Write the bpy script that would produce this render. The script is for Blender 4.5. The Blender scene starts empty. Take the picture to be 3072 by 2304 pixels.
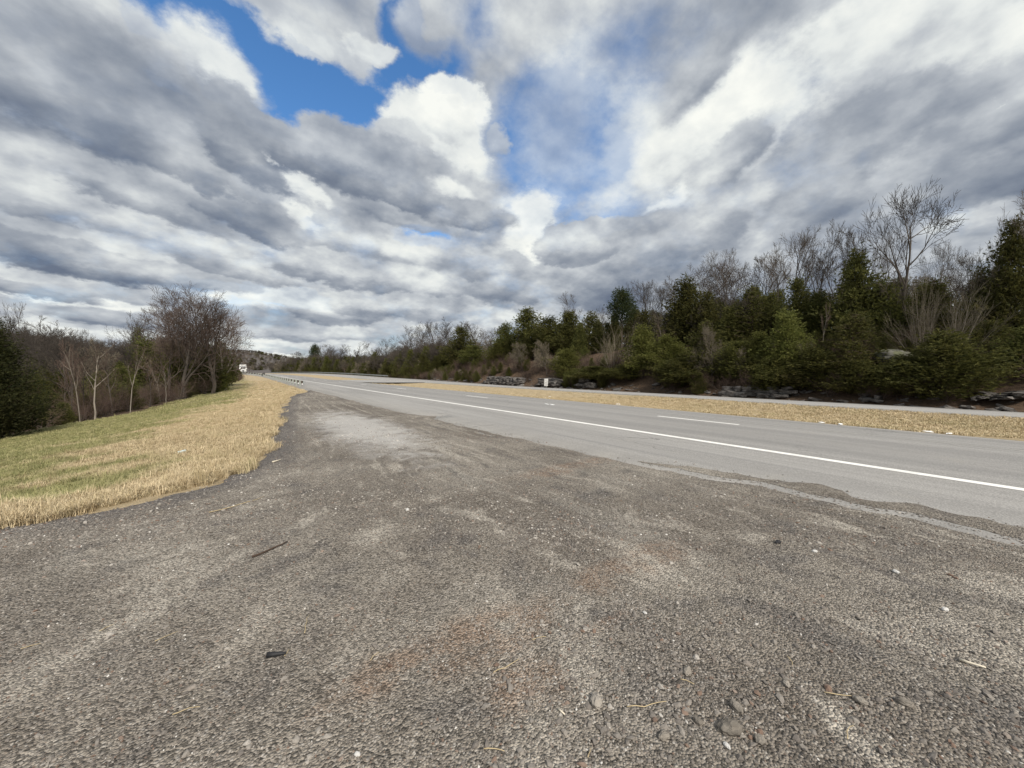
import bpy, bmesh, math, random
import numpy as np
from mathutils import Vector, Matrix

R = math.radians
rng = np.random.default_rng(7)
random.seed(7)
sc = bpy.context.scene
COL = sc.collection

# ------------------------------------------------------------------ camera
F = 1154.0            # focal length in pixels of the 3072 px wide photograph
YAW, PITCH, CAMZ = R(34.4), R(1.74), 1.8
cam_d = bpy.data.cameras.new('camera')
cam_d.sensor_width = 36.0
cam_d.lens = F / 3072 * 36
cam_d.clip_start, cam_d.clip_end = 0.05, 20000
cam = bpy.data.objects.new('camera', cam_d)
cam.location = (0, 0, CAMZ)
cam.rotation_euler = (math.pi / 2 - PITCH, 0, -YAW)
COL.objects.link(cam)
sc.camera = cam
ROT = cam.rotation_euler.to_matrix()

def ray(px, py):      # direction of a point of the photograph (2212 px wide reading)
    k = 3072 / 2212
    return (ROT @ Vector(((px * k - 1536) / F, (1152 - py * k) / F, -1))).normalized()

# ------------------------------------------------------------------ light, sky, exposure
SUN_EL, SUN_AZ = R(42), R(186)         # azimuth measured from the road axis (+Y) towards +X
sun_d = bpy.data.lights.new('sun', 'SUN')
sun_d.energy = 4.6
sun_d.angle = R(13)
sun_d.color = (1.0, 0.93, 0.83)
sun = bpy.data.objects.new('sun', sun_d)
sdir = Vector((math.sin(SUN_AZ) * math.cos(SUN_EL), math.cos(SUN_AZ) * math.cos(SUN_EL), math.sin(SUN_EL)))
sun.rotation_euler = sdir.to_track_quat('Z', 'Y').to_euler()
sun.location = sdir * 100
COL.objects.link(sun)
vs = sc.view_settings
vs.view_transform = 'Standard'
vs.look = 'None'
vs.exposure = 0.0
vs.gamma = 1.0
vs.use_curve_mapping = False

world = bpy.data.worlds.new('World')
sc.world = world
world.use_nodes = True

class NT:
    """small helper for node trees"""
    def __init__(s, tree):
        s.t = tree
        s.n = tree.nodes
        s.l = tree.links
    def add(s, typ, **kw):
        n = s.n.new(typ)
        for k, v in kw.items():
            setattr(n, k, v)
        return n
    def put(s, sock, v):
        if hasattr(v, 'is_linked') or isinstance(v, bpy.types.NodeSocket):
            s.l.new(v, sock)
        else:
            sock.default_value = v
    def math(s, op, a, b=0.0, c=0.0, clamp=False):
        n = s.add('ShaderNodeMath', operation=op, use_clamp=clamp)
        s.put(n.inputs[0], a); s.put(n.inputs[1], b); s.put(n.inputs[2], c)
        return n.outputs[0]
    def vmath(s, op, a, b=(0, 0, 0), scale=None):
        n = s.add('ShaderNodeVectorMath', operation=op)
        s.put(n.inputs[0], a); s.put(n.inputs[1], b)
        if scale is not None: s.put(n.inputs['Scale'], scale)
        return n.outputs['Value'] if op in ('DOT_PRODUCT', 'LENGTH') else n.outputs[0]
    def noise(s, vec, scale, detail=4, rough=.5, dist=0.0, col=False, lac=2.0):
        n = s.add('ShaderNodeTexNoise')
        s.put(n.inputs['Vector'], vec); n.inputs['Scale'].default_value = scale
        n.inputs['Detail'].default_value = detail; n.inputs['Roughness'].default_value = rough
        n.inputs['Distortion'].default_value = dist; n.inputs['Lacunarity'].default_value = lac
        return n.outputs['Color' if col else 'Fac']
    def smooth(s, v, a, b, lo=0.0, hi=1.0, clamp=True):
        n = s.add('ShaderNodeMapRange', interpolation_type='SMOOTHSTEP', clamp=clamp)
        s.put(n.inputs[0], v)
        n.inputs[1].default_value = a; n.inputs[2].default_value = b
        n.inputs[3].default_value = lo; n.inputs[4].default_value = hi
        return n.outputs[0]
    def mix(s, f, a, b, blend='MIX'):
        n = s.add('ShaderNodeMix', data_type='RGBA', blend_type=blend)
        s.put(n.inputs[0], f)
        for i, v in ((6, a), (7, b)):
            if isinstance(v, (tuple, list)) and len(v) == 3: v = (*v, 1)
            s.put(n.inputs[i], v)
        return n.outputs[2]
    def ramp(s, f, stops):
        n = s.add('ShaderNodeValToRGB')
        e = n.color_ramp.elements
        while len(e) < len(stops): e.new(.5)
        for i, (p, c) in enumerate(stops):
            e[i].position = p
            e[i].color = (*c, 1)
        s.put(n.inputs[0], f)
        return n.outputs[0]

# clouds, far to near: column, row, half width, half height, tilt (photo reading), brightness at top, at base, opacity, softness
CLOUDS = [
    (1930, 60, 460, 170, -12, .86, .74, .85, .9), (1650, 215, 220, 170, 0, .88, .80, .85, .9), (2130, 130, 200, 110, -25, .74, .62, .8, .8),
    (1250, 130, 200, 160, 0, .66, .60, .35, 1.0), (1400, 330, 240, 160, -30, .76, .66, .55, 1.0), (1050, 200, 90, 150, 0, .60, .54, .5, 1.0),
    (1620, 330, 170, 45, -38, .92, .84, .8, .8), (1440, 455, 300, 40, -36, .86, .74, .8, .8),
    (1520, 110, 200, 85, -26, .56, .40, .9, .8), (1575, 345, 190, 55, -36, .56, .42, .85, .6),
    (1200, 270, 230, 240, 0, .74, .66, .55, 1.3),
    (2010, 370, 520, 165, -14, .52, .36, .97, .6), (1850, 310, 250, 90, -32, .52, .42, .9, .55), (2180, 240, 190, 100, -35, .52, .42, .9, .7), (1740, 440, 200, 70, -20, .46, .40, .85, .6),
    (2090, 485, 170, 45, -8, .74, .62, .75, .9),
    (1140, 480, 85, 120, 6, .92, .86, .9, .9), (1160, 570, 55, 60, 0, .94, .86, .9, .7), 
    (1620, 600, 460, 95, -6, .48, .42, .95, .6), (1340, 570, 300, 110, -10, .54, .38, .97, .4), (1480, 500, 210, 80, -28, .56, .42, .92, .5), (1240, 520, 105, 55, 0, .56, .42, .95, .35),
    
    (470, 180, 160, 100, 35, .74, .66, .95, .7), (330, 120, 200, 90, 30, .62, .55, .9, .7), (500, 240, 70, 40, 35, .86, .76, .8, .7),
    (100, 90, 400, 190, 14, .60, .44, .97, .8), (290, 250, 470, 165, 20, .50, .31, .98, .5), (540, 310, 160, 85, 20, .52, .30, .97, .38), (70, 350, 330, 90, 15, .50, .36, .9, .7),
    (170, 380, 280, 50, 16, .70, .58, .7, .9),
    (690, 60, 210, 90, 14, .60, .64, .95, .5), (800, 108, 80, 52, 0, .74, .64, .93, .45), (650, 85, 90, 40, 25, .66, .72, .85, .6), (920, 60, 100, 100, 0, .62, .58, .75, .8), 
    (940, 290, 150, 125, 12, .80, .50, .98, .4), (985, 215, 95, 60, 12, .97, .70, .92, .45), (965, 248, 85, 55, 10, .84, .66, .8, .8), (1070, 290, 45, 60, 0, .56, .46, .8, .6), (870, 315, 85, 70, 0, .66, .48, .95, .4), (850, 375, 235, 85, 6, .55, .31, .97, .36), (725, 340, 90, 45, 0, .58, .46, .9, .4),
    (670, 420, 70, 22, 25, .86, .74, .8, .8), (970, 405, 60, 26, 20, .9, .8, .6, 1.0), (880, 470, 130, 26, 8, .56, .46, .85, .6), (1020, 466, 105, 34, 3, .50, .30, .93, .6),
    (120, 430, 420, 62, 10, .64, .46, .95, .5), (340, 430, 230, 55, 14, .56, .40, .93, .45), 
    (665, 470, 70, 22, 35, .84, .74, .7, .9), (600, 500, 150, 52, 18, .54, .30, .97, .3), (790, 520, 130, 50, 0, .62, .46, .9, .5), (950, 545, 160, 50, 0, .70, .54, .85, .6),
    (110, 520, 430, 50, 8, .60, .38, .96, .4), (160, 560, 470, 42, 7, .46, .24, .96, .45), (520, 570, 210, 46, 10, .66, .44, .95, .38), (1060, 575, 100, 46, 0, .60, .44, .93, .4),
    (830, 600, 330, 42, 6, .64, .40, .96, .38), (420, 610, 260, 30, 7, .54, .34, .93, .45), (1120, 625, 130, 40, 0, .54, .42, .9, .5),
    (170, 648, 210, 17, 0, .92, .80, .85, .7), (60, 625, 200, 20, 4, .46, .38, .9, .6), (560, 655, 160, 20, 0, .84, .74, .8, .7),
    (720, 660, 150, 42, 0, .68, .44, .95, .35), (900, 665, 200, 36, 4, .64, .44, .93, .4), (1060, 690, 90, 26, 0, .78, .66, .8, .6), (250, 685, 260, 20, 2, .54, .42, .9, .5), (160, 712, 200, 14, 0, .72, .62, .8, .6),
    (640, 715, 200, 26, 2, .62, .44, .92, .4), (740, 748, 240, 14, 1, .76, .66, .8, .6), (600, 772, 160, 12, 0, .90, .82, .8, .7), (300, 735, 420, 16, 0, .80, .74, .8, .8), (1000, 770, 300, 18, 0, .84, .78, .7, .9), (640, 792, 240, 10, 0, .66, .58, .8, .8)]
GAPS = [   # where clear sky shows through: column, row, half sizes, tilt, weight
    (350, 30, 110, 60, 30, -1.3), (470, 85, 210, 75, 27, -1.5), (610, 190, 230, 130, 33, -1.7), (700, 235, 230, 130, 20, -1.7), (810, 205, 180, 110, -10, -1.8),
    (740, 280, 130, 80, 20, -1.2), (866, 50, 60, 120, 8, -1.5), (1045, 40, 90, 110, 0, -.75), (955, 145, 80, 80, 0, -1.0),
    (1170, 265, 130, 140, 0, -.55), (1300, 110, 240, 140, 0, -.3), (1215, 400, 190, 150, 0, -.4), (1330, 280, 110, 150, 0, -.35), (1160, 330, 170, 200, 0, -.35), (1250, 290, 230, 240, 0, -.32), (1330, 470, 200, 60, -15, -.4),
    (600, 640, 160, 26, 0, -.65), (905, 505, 70, 30, 0, -.9), (590, 385, 100, 55, 0, -.7), (930, 520, 70, 24, 0, -.5)]
SKY_STRENGTH = .15
def build_world():
    w = NT(world.node_tree)
    w.n.clear()
    tc = w.add('ShaderNodeTexCoord')
    d = w.vmath('NORMALIZE', tc.outputs['Generated'])
    sep = w.add('ShaderNodeSeparateXYZ'); w.l.new(d, sep.inputs[0])
    zc = w.math('MAXIMUM', sep.outputs[2], 0.0)
    # turbulence gets smaller and flatter towards the horizon, as in a deck seen in perspective
    k = w.math('DIVIDE', 1.0, w.math('ADD', zc, .42))
    sq = w.vmath('MULTIPLY', d, (1, 1, 1.05))
    q = w.vmath('SCALE', sq, scale=k)
    o1 = w.vmath('SUBTRACT', w.noise(q, 2.3, 3, .5, .0, col=True), (.5, .5, .5))
    o2 = w.vmath('SUBTRACT', w.noise(q, 7.0, 7, .62, .0, col=True), (.5, .5, .5))
    a1 = w.math('MULTIPLY_ADD', zc, .10, .020); a2 = w.math('MULTIPLY_ADD', zc, .13, .028)
    dw = w.vmath('ADD', w.vmath('ADD', d, w.vmath('SCALE', o1, scale=a1)), w.vmath('SCALE', o2, scale=a2))
    def centred(v): return w.math('SUBTRACT', v, .5)
    pA = centred(w.noise(q, 4.2, 9, .60, .0))
    step = (.030, -.012, .075)
    e0 = w.noise(q, 5.0, 6, .52, .0); e1 = w.noise(w.vmath('ADD', q, step), 5.0, 6, .52, .0)
    relief = w.math('SUBTRACT', e0, e1)

    def local(px, py, ex, ey, rot):
        c = ray(px, py); a = R(rot)
        e1 = ray(px + ex * math.cos(a), py + ex * math.sin(a)) - c
        e2 = ray(px - ey * math.sin(a), py + ey * math.cos(a)) - c
        t1 = e2.normalized(); n = (c - t1 * c.dot(t1)).normalized(); t2 = n.cross(t1)      # local x points down the cloud
        mp = w.add('ShaderNodeMapping', vector_type='TEXTURE')
        w.l.new(dw, mp.inputs[0])
        mp.inputs['Location'].default_value = c
        mp.inputs['Rotation'].default_value = Matrix((t1, t2, n)).transposed().to_euler()
        mp.inputs['Scale'].default_value = (e2.length, e1.length, 1.2)
        return mp.outputs[0]
    cover = w.math('MULTIPLY_ADD', pA, 1.3, .80)
    for px, py, ex, ey, rot, wt in GAPS:
        g = w.add('ShaderNodeTexGradient', gradient_type='SPHERICAL'); w.l.new(local(px, py, ex, ey, rot), g.inputs[0])
        cover = w.math('MULTIPLY_ADD', g.outputs['Fac'], wt, cover)
    A = w.smooth(cover, -.08, .80, 0, 1, False)
    L = w.math('MULTIPLY_ADD', pA, .30, .64)
    for px, py, ex, ey, rot, lt, lb, op, soft in CLOUDS:
        v = local(px, py, ex * 1.32, ey * 1.32, rot)
        g = w.add('ShaderNodeTexGradient', gradient_type='SPHERICAL'); w.l.new(v, g.inputs[0])
        f = w.math('MULTIPLY_ADD', pA, 1.25, g.outputs['Fac'])
        m = w.smooth(f, .25, .25 + soft * .46, 0, op, False)
        sh = w.add('ShaderNodeMapRange', interpolation_type='SMOOTHSTEP', clamp=False); 
        gl = w.add('ShaderNodeTexGradient', gradient_type='LINEAR'); w.l.new(v, gl.inputs[0]); w.l.new(gl.outputs['Fac'], sh.inputs[0])
        for i, q_ in enumerate((0.0, .6, lt + .05, lb - .03)): sh.inputs[i + 1].default_value = q_
        L = w.math('MULTIPLY_ADD', w.math('SUBTRACT', sh.outputs[0], L), m, L)
        A = w.math('MAXIMUM', A, m)
    Lc = w.math('MULTIPLY_ADD', relief, .95, L)
    Lc = w.math('MULTIPLY_ADD', pA, .12, Lc)
    Lc = w.math('MULTIPLY_ADD', Lc, 1.22, -.205)
    # grey-blue undersides, cream-white sunlit parts
    cc = w.ramp(Lc, [(0, (.145, .178, .245)), (.22, (.232, .268, .330)), (.42, (.362, .396, .446)), (.60, (.54, .572, .605)), (.80, (.79, .82, .805)), (1, (.97, .98, .92))])
    sky = w.add('ShaderNodeTexSky', sky_type='NISHITA', sun_disc=False)
    sky.sun_elevation = SUN_EL; sky.sun_rotation = SUN_AZ
    sky.altitude = 200; sky.air_density = 1.0; sky.dust_density = .5; sky.ozone_density = 3.0
    hs = w.add('ShaderNodeHueSaturation'); w.l.new(sky.outputs[0], hs.inputs['Color']); hs.inputs['Saturation'].default_value = 1.2; hs.inputs['Value'].default_value = 1.25
    bright = w.vmath('SCALE', cc, scale=1 / SKY_STRENGTH)
    col = w.mix(A, hs.outputs[0], bright)
    col = w.mix(w.smooth(sep.outputs[2], -.02, -.06), col, tuple(q_ / SKY_STRENGTH for q_ in (.16, .14, .11)))
    bg = w.add('ShaderNodeBackground'); w.l.new(col, bg.inputs[0]); bg.inputs[1].default_value = SKY_STRENGTH
    out = w.add('ShaderNodeOutputWorld'); w.l.new(bg.outputs[0], out.inputs[0])
build_world()
sc.cycles.max_bounces = 5
sc.cycles.diffuse_bounces = 3
sc.cycles.transparent_max_bounces = 4

# ------------------------------------------------------------------ helpers
def link(o): COL.objects.link(o); return o

def tag(o, label=None, cat=None, group=None, kind=None):
    if label: o['label'] = label
    if cat: o['category'] = cat
    if group: o['group'] = group
    if kind: o['kind'] = kind
    return o

def mesh_from(name, v, f, mat=None, smooth=False, attrs=None):
    me = bpy.data.meshes.new(name)
    v = np.asarray(v, dtype=np.float32)
    if isinstance(f, np.ndarray) and f.ndim == 2:
        n, k = f.shape
        me.vertices.add(len(v)); me.vertices.foreach_set('co', v.ravel())
        me.loops.add(n * k); me.loops.foreach_set('vertex_index', f.astype(np.int32).ravel())
        me.polygons.add(n); me.polygons.foreach_set('loop_start', np.arange(0, n * k, k, dtype=np.int32))
        me.update(calc_edges=True)
    else:
        me.from_pydata(v.tolist(), [], [list(map(int, q)) for q in f])
    if attrs:
        for an, a in attrs.items():
            at = me.attributes.new(an, 'FLOAT', 'POINT'); at.data.foreach_set('value', np.asarray(a, dtype=np.float32))
    if mat: me.materials.append(mat)
    if smooth: me.polygons.foreach_set('use_smooth', np.ones(len(me.polygons), dtype=bool))
    me.update()
    return me

def obj(name, me, parent=None, loc=(0, 0, 0), rot=(0, 0, 0), scale=(1, 1, 1)):
    o = bpy.data.objects.new(name, me)
    o.location = loc; o.rotation_euler = rot; o.scale = scale
    if parent: o.parent = parent
    return link(o)

def empty(name, loc=(0, 0, 0), rz=0, label=None, cat=None, group=None):
    o = bpy.data.objects.new(name, None)
    o.empty_display_size = .3
    o.location = loc; o.rotation_euler = (0, 0, rz)
    link(o)
    return tag(o, label, cat, group)

class MB:
    """collects boxes, tubes and prisms in one mesh"""
    def __init__(s): s.v = []; s.f = []
    def box(s, c, size, rot=None, taper=1.0):
        b = len(s.v); hx, hy, hz = (q / 2 for q in size)
        for dz in (-1, 1):
            k = taper if dz > 0 else 1
            for dx, dy in ((-1, -1), (1, -1), (1, 1), (-1, 1)):
                p = Vector((dx * hx * k, dy * hy * k, dz * hz))
                if rot: p = rot @ p
                s.v.append((p.x + c[0], p.y + c[1], p.z + c[2]))
        s.f += [(b, b + 3, b + 2, b + 1), (b + 4, b + 5, b + 6, b + 7)] + [(b + i, b + (i + 1) % 4, b + 4 + (i + 1) % 4, b + 4 + i) for i in range(4)]
        return s
    def tube(s, pts, rad, n=6, cap=True):
        b = len(s.v); P = [Vector(p) for p in pts]
        for i, p in enumerate(P):
            t = (P[min(i + 1, len(P) - 1)] - P[max(i - 1, 0)]).normalized()
            u = t.orthogonal().normalized() if i == 0 else (u - t * u.dot(t)).normalized()
            v = t.cross(u)
            r = rad[i] if isinstance(rad, (list, tuple)) else rad
            for k in range(n):
                a = 2 * math.pi * k / n
                q = p + (u * math.cos(a) + v * math.sin(a)) * r
                s.v.append(tuple(q))
        for i in range(len(P) - 1):
            for k in range(n):
                s.f.append((b + i * n + k, b + i * n + (k + 1) % n, b + (i + 1) * n + (k + 1) % n, b + (i + 1) * n + k))
        if cap:
            s.f.append(tuple(b + k for k in reversed(range(n)))); e = b + (len(P) - 1) * n
            s.f.append(tuple(e + k for k in range(n)))
        return s
    def prism(s, poly, axis, a0, a1):
        """poly of 2d points, extruded along axis 'x' / 'y' / 'z' from a0 to a1"""
        b = len(s.v); n = len(poly)
        for a in (a0, a1):
            for p, q in poly:
                s.v.append({'x': (a, p, q), 'y': (p, a, q), 'z': (p, q, a)}[axis])
        s.f.append(tuple(b + i for i in reversed(range(n)))); s.f.append(tuple(b + n + i for i in range(n)))
        for i in range(n): s.f.append((b + i, b + (i + 1) % n, b + n + (i + 1) % n, b + n + i))
        return s
    def mesh(s, name, mat, smooth=False):
        me = mesh_from(name, s.v, s.f, mat, smooth)
        bm = bmesh.new(); bm.from_mesh(me); bmesh.ops.recalc_face_normals(bm, faces=bm.faces); bm.to_mesh(me); bm.free()
        return me
    def build(s, name, mat, parent=None, loc=(0, 0, 0), smooth=False, rot=(0, 0, 0)):
        return obj(name, s.mesh(name, mat, smooth), parent, loc, rot)

def sstep(a, b, x):
    t = np.clip((np.asarray(x, dtype=float) - a) / (b - a), 0, 1)
    return t * t * (3 - 2 * t)

def vnoise(x, y, seed=0):
    x = np.asarray(x, dtype=float); y = np.asarray(y, dtype=float)
    xi = np.floor(x).astype(np.int64); yi = np.floor(y).astype(np.int64)
    fx = x - xi; fy = y - yi
    fx = fx * fx * (3 - 2 * fx); fy = fy * fy * (3 - 2 * fy)
    def h(a, b):
        n = (a * 374761393 + b * 668265263 + seed * 974634777) & 0xffffffff
        n = ((n ^ (n >> 13)) * 1274126177) & 0xffffffff
        return ((n ^ (n >> 16)) & 0xffff) / 65535.0
    return (h(xi, yi) * (1 - fx) + h(xi + 1, yi) * fx) * (1 - fy) + (h(xi, yi + 1) * (1 - fx) + h(xi + 1, yi + 1) * fx) * fy

def fbm(x, y, oct=4, seed=0):
    s = 0; a = .5; k = 1.0
    for i in range(oct):
        s = s + a * (vnoise(x * k, y * k, seed + i) - .5); a *= .5; k *= 2.03
    return s

# ------------------------------------------------------------------ materials
def mat(name):
    m = bpy.data.materials.new(name); m.use_nodes = True
    n = NT(m.node_tree); n.n.clear()
    b = n.add('ShaderNodeBsdfPrincipled'); o = n.add('ShaderNodeOutputMaterial')
    n.l.new(b.outputs[0], o.inputs[0])
    b.inputs['Roughness'].default_value = .9
    b.inputs['Specular IOR Level'].default_value = .25
    n.b = b; n.m = m
    tcn = n.add('ShaderNodeTexCoord'); geo = n.add('ShaderNodeNewGeometry')
    n.pos = geo.outputs['Position']; n.obj = tcn.outputs['Object']
    return n

def bump(n, h, strength=.5, dist=.02):
    b = n.add('ShaderNodeBump'); b.inputs['Strength'].default_value = strength; b.inputs['Distance'].default_value = dist
    n.l.new(h, b.inputs['Height']); n.l.new(b.outputs[0], n.b.inputs['Normal'])

def xmap(n, vec, scale=(1, 1, 1), rot=(0, 0, 0)):
    m = n.add('ShaderNodeMapping'); n.l.new(vec, m.inputs[0]); m.inputs['Scale'].default_value = scale; m.inputs['Rotation'].default_value = rot
    return m.outputs[0]

def simple(name, col, rough=.6, metal=0.0, var=.15, scale=6.0, spec=.3):
    n = mat(name)
    v = n.noise(n.obj, scale, 5, .6)
    c = n.mix(n.smooth(v, .3, .7), tuple(q * (1 - var) for q in col), tuple(min(1, q * (1 + var)) for q in col))
    n.l.new(c, n.b.inputs['Base Color']); n.b.inputs['Roughness'].default_value = rough; n.b.inputs['Metallic'].default_value = metal
    n.b.inputs['Specular IOR Level'].default_value = spec
    return n.m

def inst_attr(n, name):
    a = n.add('ShaderNodeAttribute', attribute_type='INSTANCER', attribute_name=name)
    return a.outputs['Fac']

def m_gravel():
    n = mat('gravel')
    p = n.pos
    big = n.noise(p, .35, 4, .55, .4)
    mid = n.noise(p, 1.6, 5, .6, .5)
    fine = n.noise(p, 60, 4, .7)
    streak = n.noise(xmap(n, p, (1.4, .16, 1), (0, 0, R(-12))), 1.2, 5, .6, .4)
    c = n.mix(n.smooth(big, .34, .66), (.155, .135, .116), (.262, .236, .206))
    c = n.mix(n.smooth(mid, .52, .75, 0, .75), c, (.105, .098, .096))
    c = n.mix(n.smooth(streak, .55, .75, 0, .45), c, (.33, .31, .28))
    # wheel tracks swept from the drive towards the road
    au = n.add('ShaderNodeAttribute', attribute_name='across'); av = n.add('ShaderNodeAttribute', attribute_name='along')
    cw = n.add('ShaderNodeCombineXYZ'); n.l.new(n.math('MULTIPLY', n.math('MULTIPLY_ADD', mid, .035, au.outputs['Fac']), 2.2), cw.inputs[0]); n.l.new(n.math('MULTIPLY', av.outputs['Fac'], .16), cw.inputs[1])
    trk = n.noise(cw.outputs[0], 9.0, 6, .66, .25)
    c = n.mix(n.smooth(trk, .51, .66, 0, .85), c, (.37, .338, .298))
    c = n.mix(n.smooth(trk, .46, .34, 0, .7), c, (.115, .104, .098))
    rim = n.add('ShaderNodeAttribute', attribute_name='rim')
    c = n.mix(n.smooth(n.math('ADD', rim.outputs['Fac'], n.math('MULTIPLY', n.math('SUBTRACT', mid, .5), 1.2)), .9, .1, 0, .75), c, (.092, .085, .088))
    # red clay churned up by tyres
    red = 0.0
    for ex_, ey_, el, ed in ((1.23, 2.39, .95, .30), (3.06, 2.41, 1.0, .26), (1.29, 1.82, .32, .2), (2.2, 1.95, .35, .1), (5.2, 5.6, 1.6, .35)):
        q = n.vmath('SUBTRACT', p, (ex_, ey_, 0)); m = n.add('ShaderNodeMapping', vector_type='POINT'); n.l.new(q, m.inputs[0])
        m.inputs['Rotation'].default_value = (0, 0, YAW); m.inputs['Scale'].default_value = (1 / el, 1 / ed, 0)
        red = n.math('MAXIMUM', red, n.smooth(n.math('ADD', n.vmath('LENGTH', m.outputs[0]), n.math('MULTIPLY', n.math('SUBTRACT', mid, .5), 2.2)), 1.15, .35))
    red = n.math('MULTIPLY', red, n.smooth(n.noise(p, 5.0, 5, .65), .30, .62))
    c = n.mix(n.math('MULTIPLY', red, .5), c, (.225, .142, .095))
    # pale crushed limestone spread in front of the guardrail end
    vor = n.add('ShaderNodeTexVoronoi'); n.l.new(p, vor.inputs['Vector']); vor.inputs['Scale'].default_value = 75
    spk = n.ramp(n.add('ShaderNodeSeparateColor').outputs[0], [(0, (0, 0, 0)), (1, (1, 1, 1))])
    sepc = n.add('ShaderNodeSeparateColor'); n.l.new(vor.outputs['Color'], sepc.inputs[0])
    peb = n.smooth(sepc.outputs[0], .0, 1.0, .45, 1.55)
    c = n.mix(1.0, c, n.ramp(n.math('MULTIPLY', peb, .5), [(0, (.0, .0, .0)), (1, (2, 2, 1.95))]), 'MULTIPLY')
    wh = n.smooth(sepc.outputs[1], .93, .96)
    c = n.mix(n.math('MULTIPLY', wh, .55), c, (.46, .43, .39))
    pl = n.vmath('SUBTRACT', p, (3.1, 14.0, 0)); pl = xmap(n, pl, (1 / 1.5, 1 / 6.5, 0), (0, 0, 0))
    pd = n.math('ADD', n.vmath('LENGTH', pl), n.math('MULTIPLY', n.math('SUBTRACT', mid, .5), 1.6))
    c = n.mix(n.smooth(pd, 1.15, .35, 0, .8), c, (.50, .485, .465))
    n.l.new(c, n.b.inputs['Base Color'])
    n.b.inputs['Roughness'].default_value = .95
    h = n.math('MULTIPLY_ADD', fine, .35, n.math('MULTIPLY', vor.outputs['Distance'], -1.0))
    h = n.math('MULTIPLY_ADD', mid, .4, h)
    bump(n, h, .9, .018)
    return n.m

def m_asphalt(name='asphalt', tint=1.0):
    n = mat(name)
    p = n.pos
    lon = n.noise(xmap(n, p, (1.0, .05, 1)), 1.3, 5, .6)
    lon2 = n.noise(xmap(n, p, (3.0, .06, 1)), 1.4, 4, .6)
    mott = n.noise(p, 1.1, 5, .65)
    agg = n.noise(p, 45, 3, .75)
    c = n.mix(n.smooth(lon, .35, .65), (.322 * tint, .312 * tint, .298 * tint), (.40 * tint, .388 * tint, .37 * tint))
    c = n.mix(n.smooth(lon2, .55, .72, 0, .5), c, (.225 * tint, .223 * tint, .222 * tint))
    c = n.mix(n.smooth(mott, .58, .75, 0, .5), c, (.38 * tint, .36 * tint, .325 * tint))
    sx = n.add('ShaderNodeSeparateXYZ'); n.l.new(n.vmath('ADD', p, n.vmath('SCALE', n.noise(xmap(n, p, (.6, .04, 1)), 1.0, 3, .5, col=True), scale=.5)), sx.inputs[0])
    if name == 'asphalt':
        wave = n.math('COSINE', n.math('MULTIPLY', n.math('SUBTRACT', sx.outputs[0], 11.0), 2 * math.pi / 1.72))
        lane = n.smooth(sx.outputs[0], 9.9, 10.3)
        c = n.mix(n.math('MULTIPLY', lane, n.smooth(wave, -.2, 1, .10, .36)), c, (.185, .183, .182))
        c = n.mix(n.smooth(sx.outputs[0], 8.0, 6.2, 0, .35), c, (.42, .395, .355))
    c = n.mix(n.smooth(agg, .35, .7, .0, 1.0), n.mix(.45, c, (.07, .07, .07)), n.mix(.12, c, (.5, .48, .45)))
    vor = n.add('ShaderNodeTexVoronoi', feature='DISTANCE_TO_EDGE'); n.l.new(n.vmath('ADD', xmap(n, p, (.5, .12, 1)), n.vmath('SCALE', n.noise(p, 1.5, 4, .6, col=True), scale=.25)), vor.inputs['Vector'])
    vor.inputs['Scale'].default_value = 1.0
    crack = n.math('MULTIPLY', n.smooth(vor.outputs['Distance'], .006, .0), n.smooth(n.noise(p, .25, 3), .45, .6))
    c = n.mix(n.math('MULTIPLY', crack, .6), c, (.07, .068, .065))
    n.l.new(c, n.b.inputs['Base Color']); n.b.inputs['Roughness'].default_value = .85
    bump(n, agg, .45, .006)
    return n.m

def m_paint(name, col):
    n = mat(name)
    p = n.pos
    wear = n.noise(p, 14, 6, .7)
    c = n.mix(n.smooth(wear, .60, .74, 0, .7), col, (.26, .255, .25))
    c = n.mix(n.smooth(n.noise(p, 1.5, 3), .5, .75, 0, .35), c, (.45, .44, .41))
    n.l.new(c, n.b.inputs['Base Color']); n.b.inputs['Roughness'].default_value = .7
    return n.m

def m_ground():
    n = mat('ground')
    p = n.pos
    g = n.add('ShaderNodeAttribute', attribute_name='zone')      # 0 mown grass, 1 woodland floor
    straw = n.add('ShaderNodeAttribute', attribute_name='straw')
    a = n.noise(p, .45, 5, .6, .4); b = n.noise(p, 3.5, 5, .65); f = n.noise(p, 35, 4, .75)
    green = n.mix(n.smooth(a, .35, .65), (.29, .262, .125), (.225, .225, .098))
    dry = n.mix(n.smooth(b, .3, .7), (.42, .325, .195), (.55, .44, .285))
    s = n.math('ADD', straw.outputs['Fac'], n.math('MULTIPLY', n.math('SUBTRACT', n.noise(p, .8, 5, .65, .5), .5), 1.5))
    c = n.mix(n.smooth(s, .30, .70), green, dry)
    c = n.mix(n.smooth(f, .35, .65, .45, 0), c, (.12, .10, .055))
    wood = n.mix(n.smooth(b, .3, .7), (.045, .032, .023), (.115, .078, .052))
    wood = n.mix(n.smooth(f, .45, .7, 0, .6), wood, (.20, .125, .075))
    zone = n.math('ADD', g.outputs['Fac'], n.math('MULTIPLY', n.math('SUBTRACT', b, .5), .6))
    c = n.mix(n.smooth(zone, .4, .6), c, wood)
    c = n.mix(n.smooth(g.outputs['Fac'], 1.3, 1.9), c, (.105, .094, .088))
    n.l.new(c, n.b.inputs['Base Color'])
    bump(n, n.math('ADD', f, b), .8, .06)
    return n.m

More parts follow.
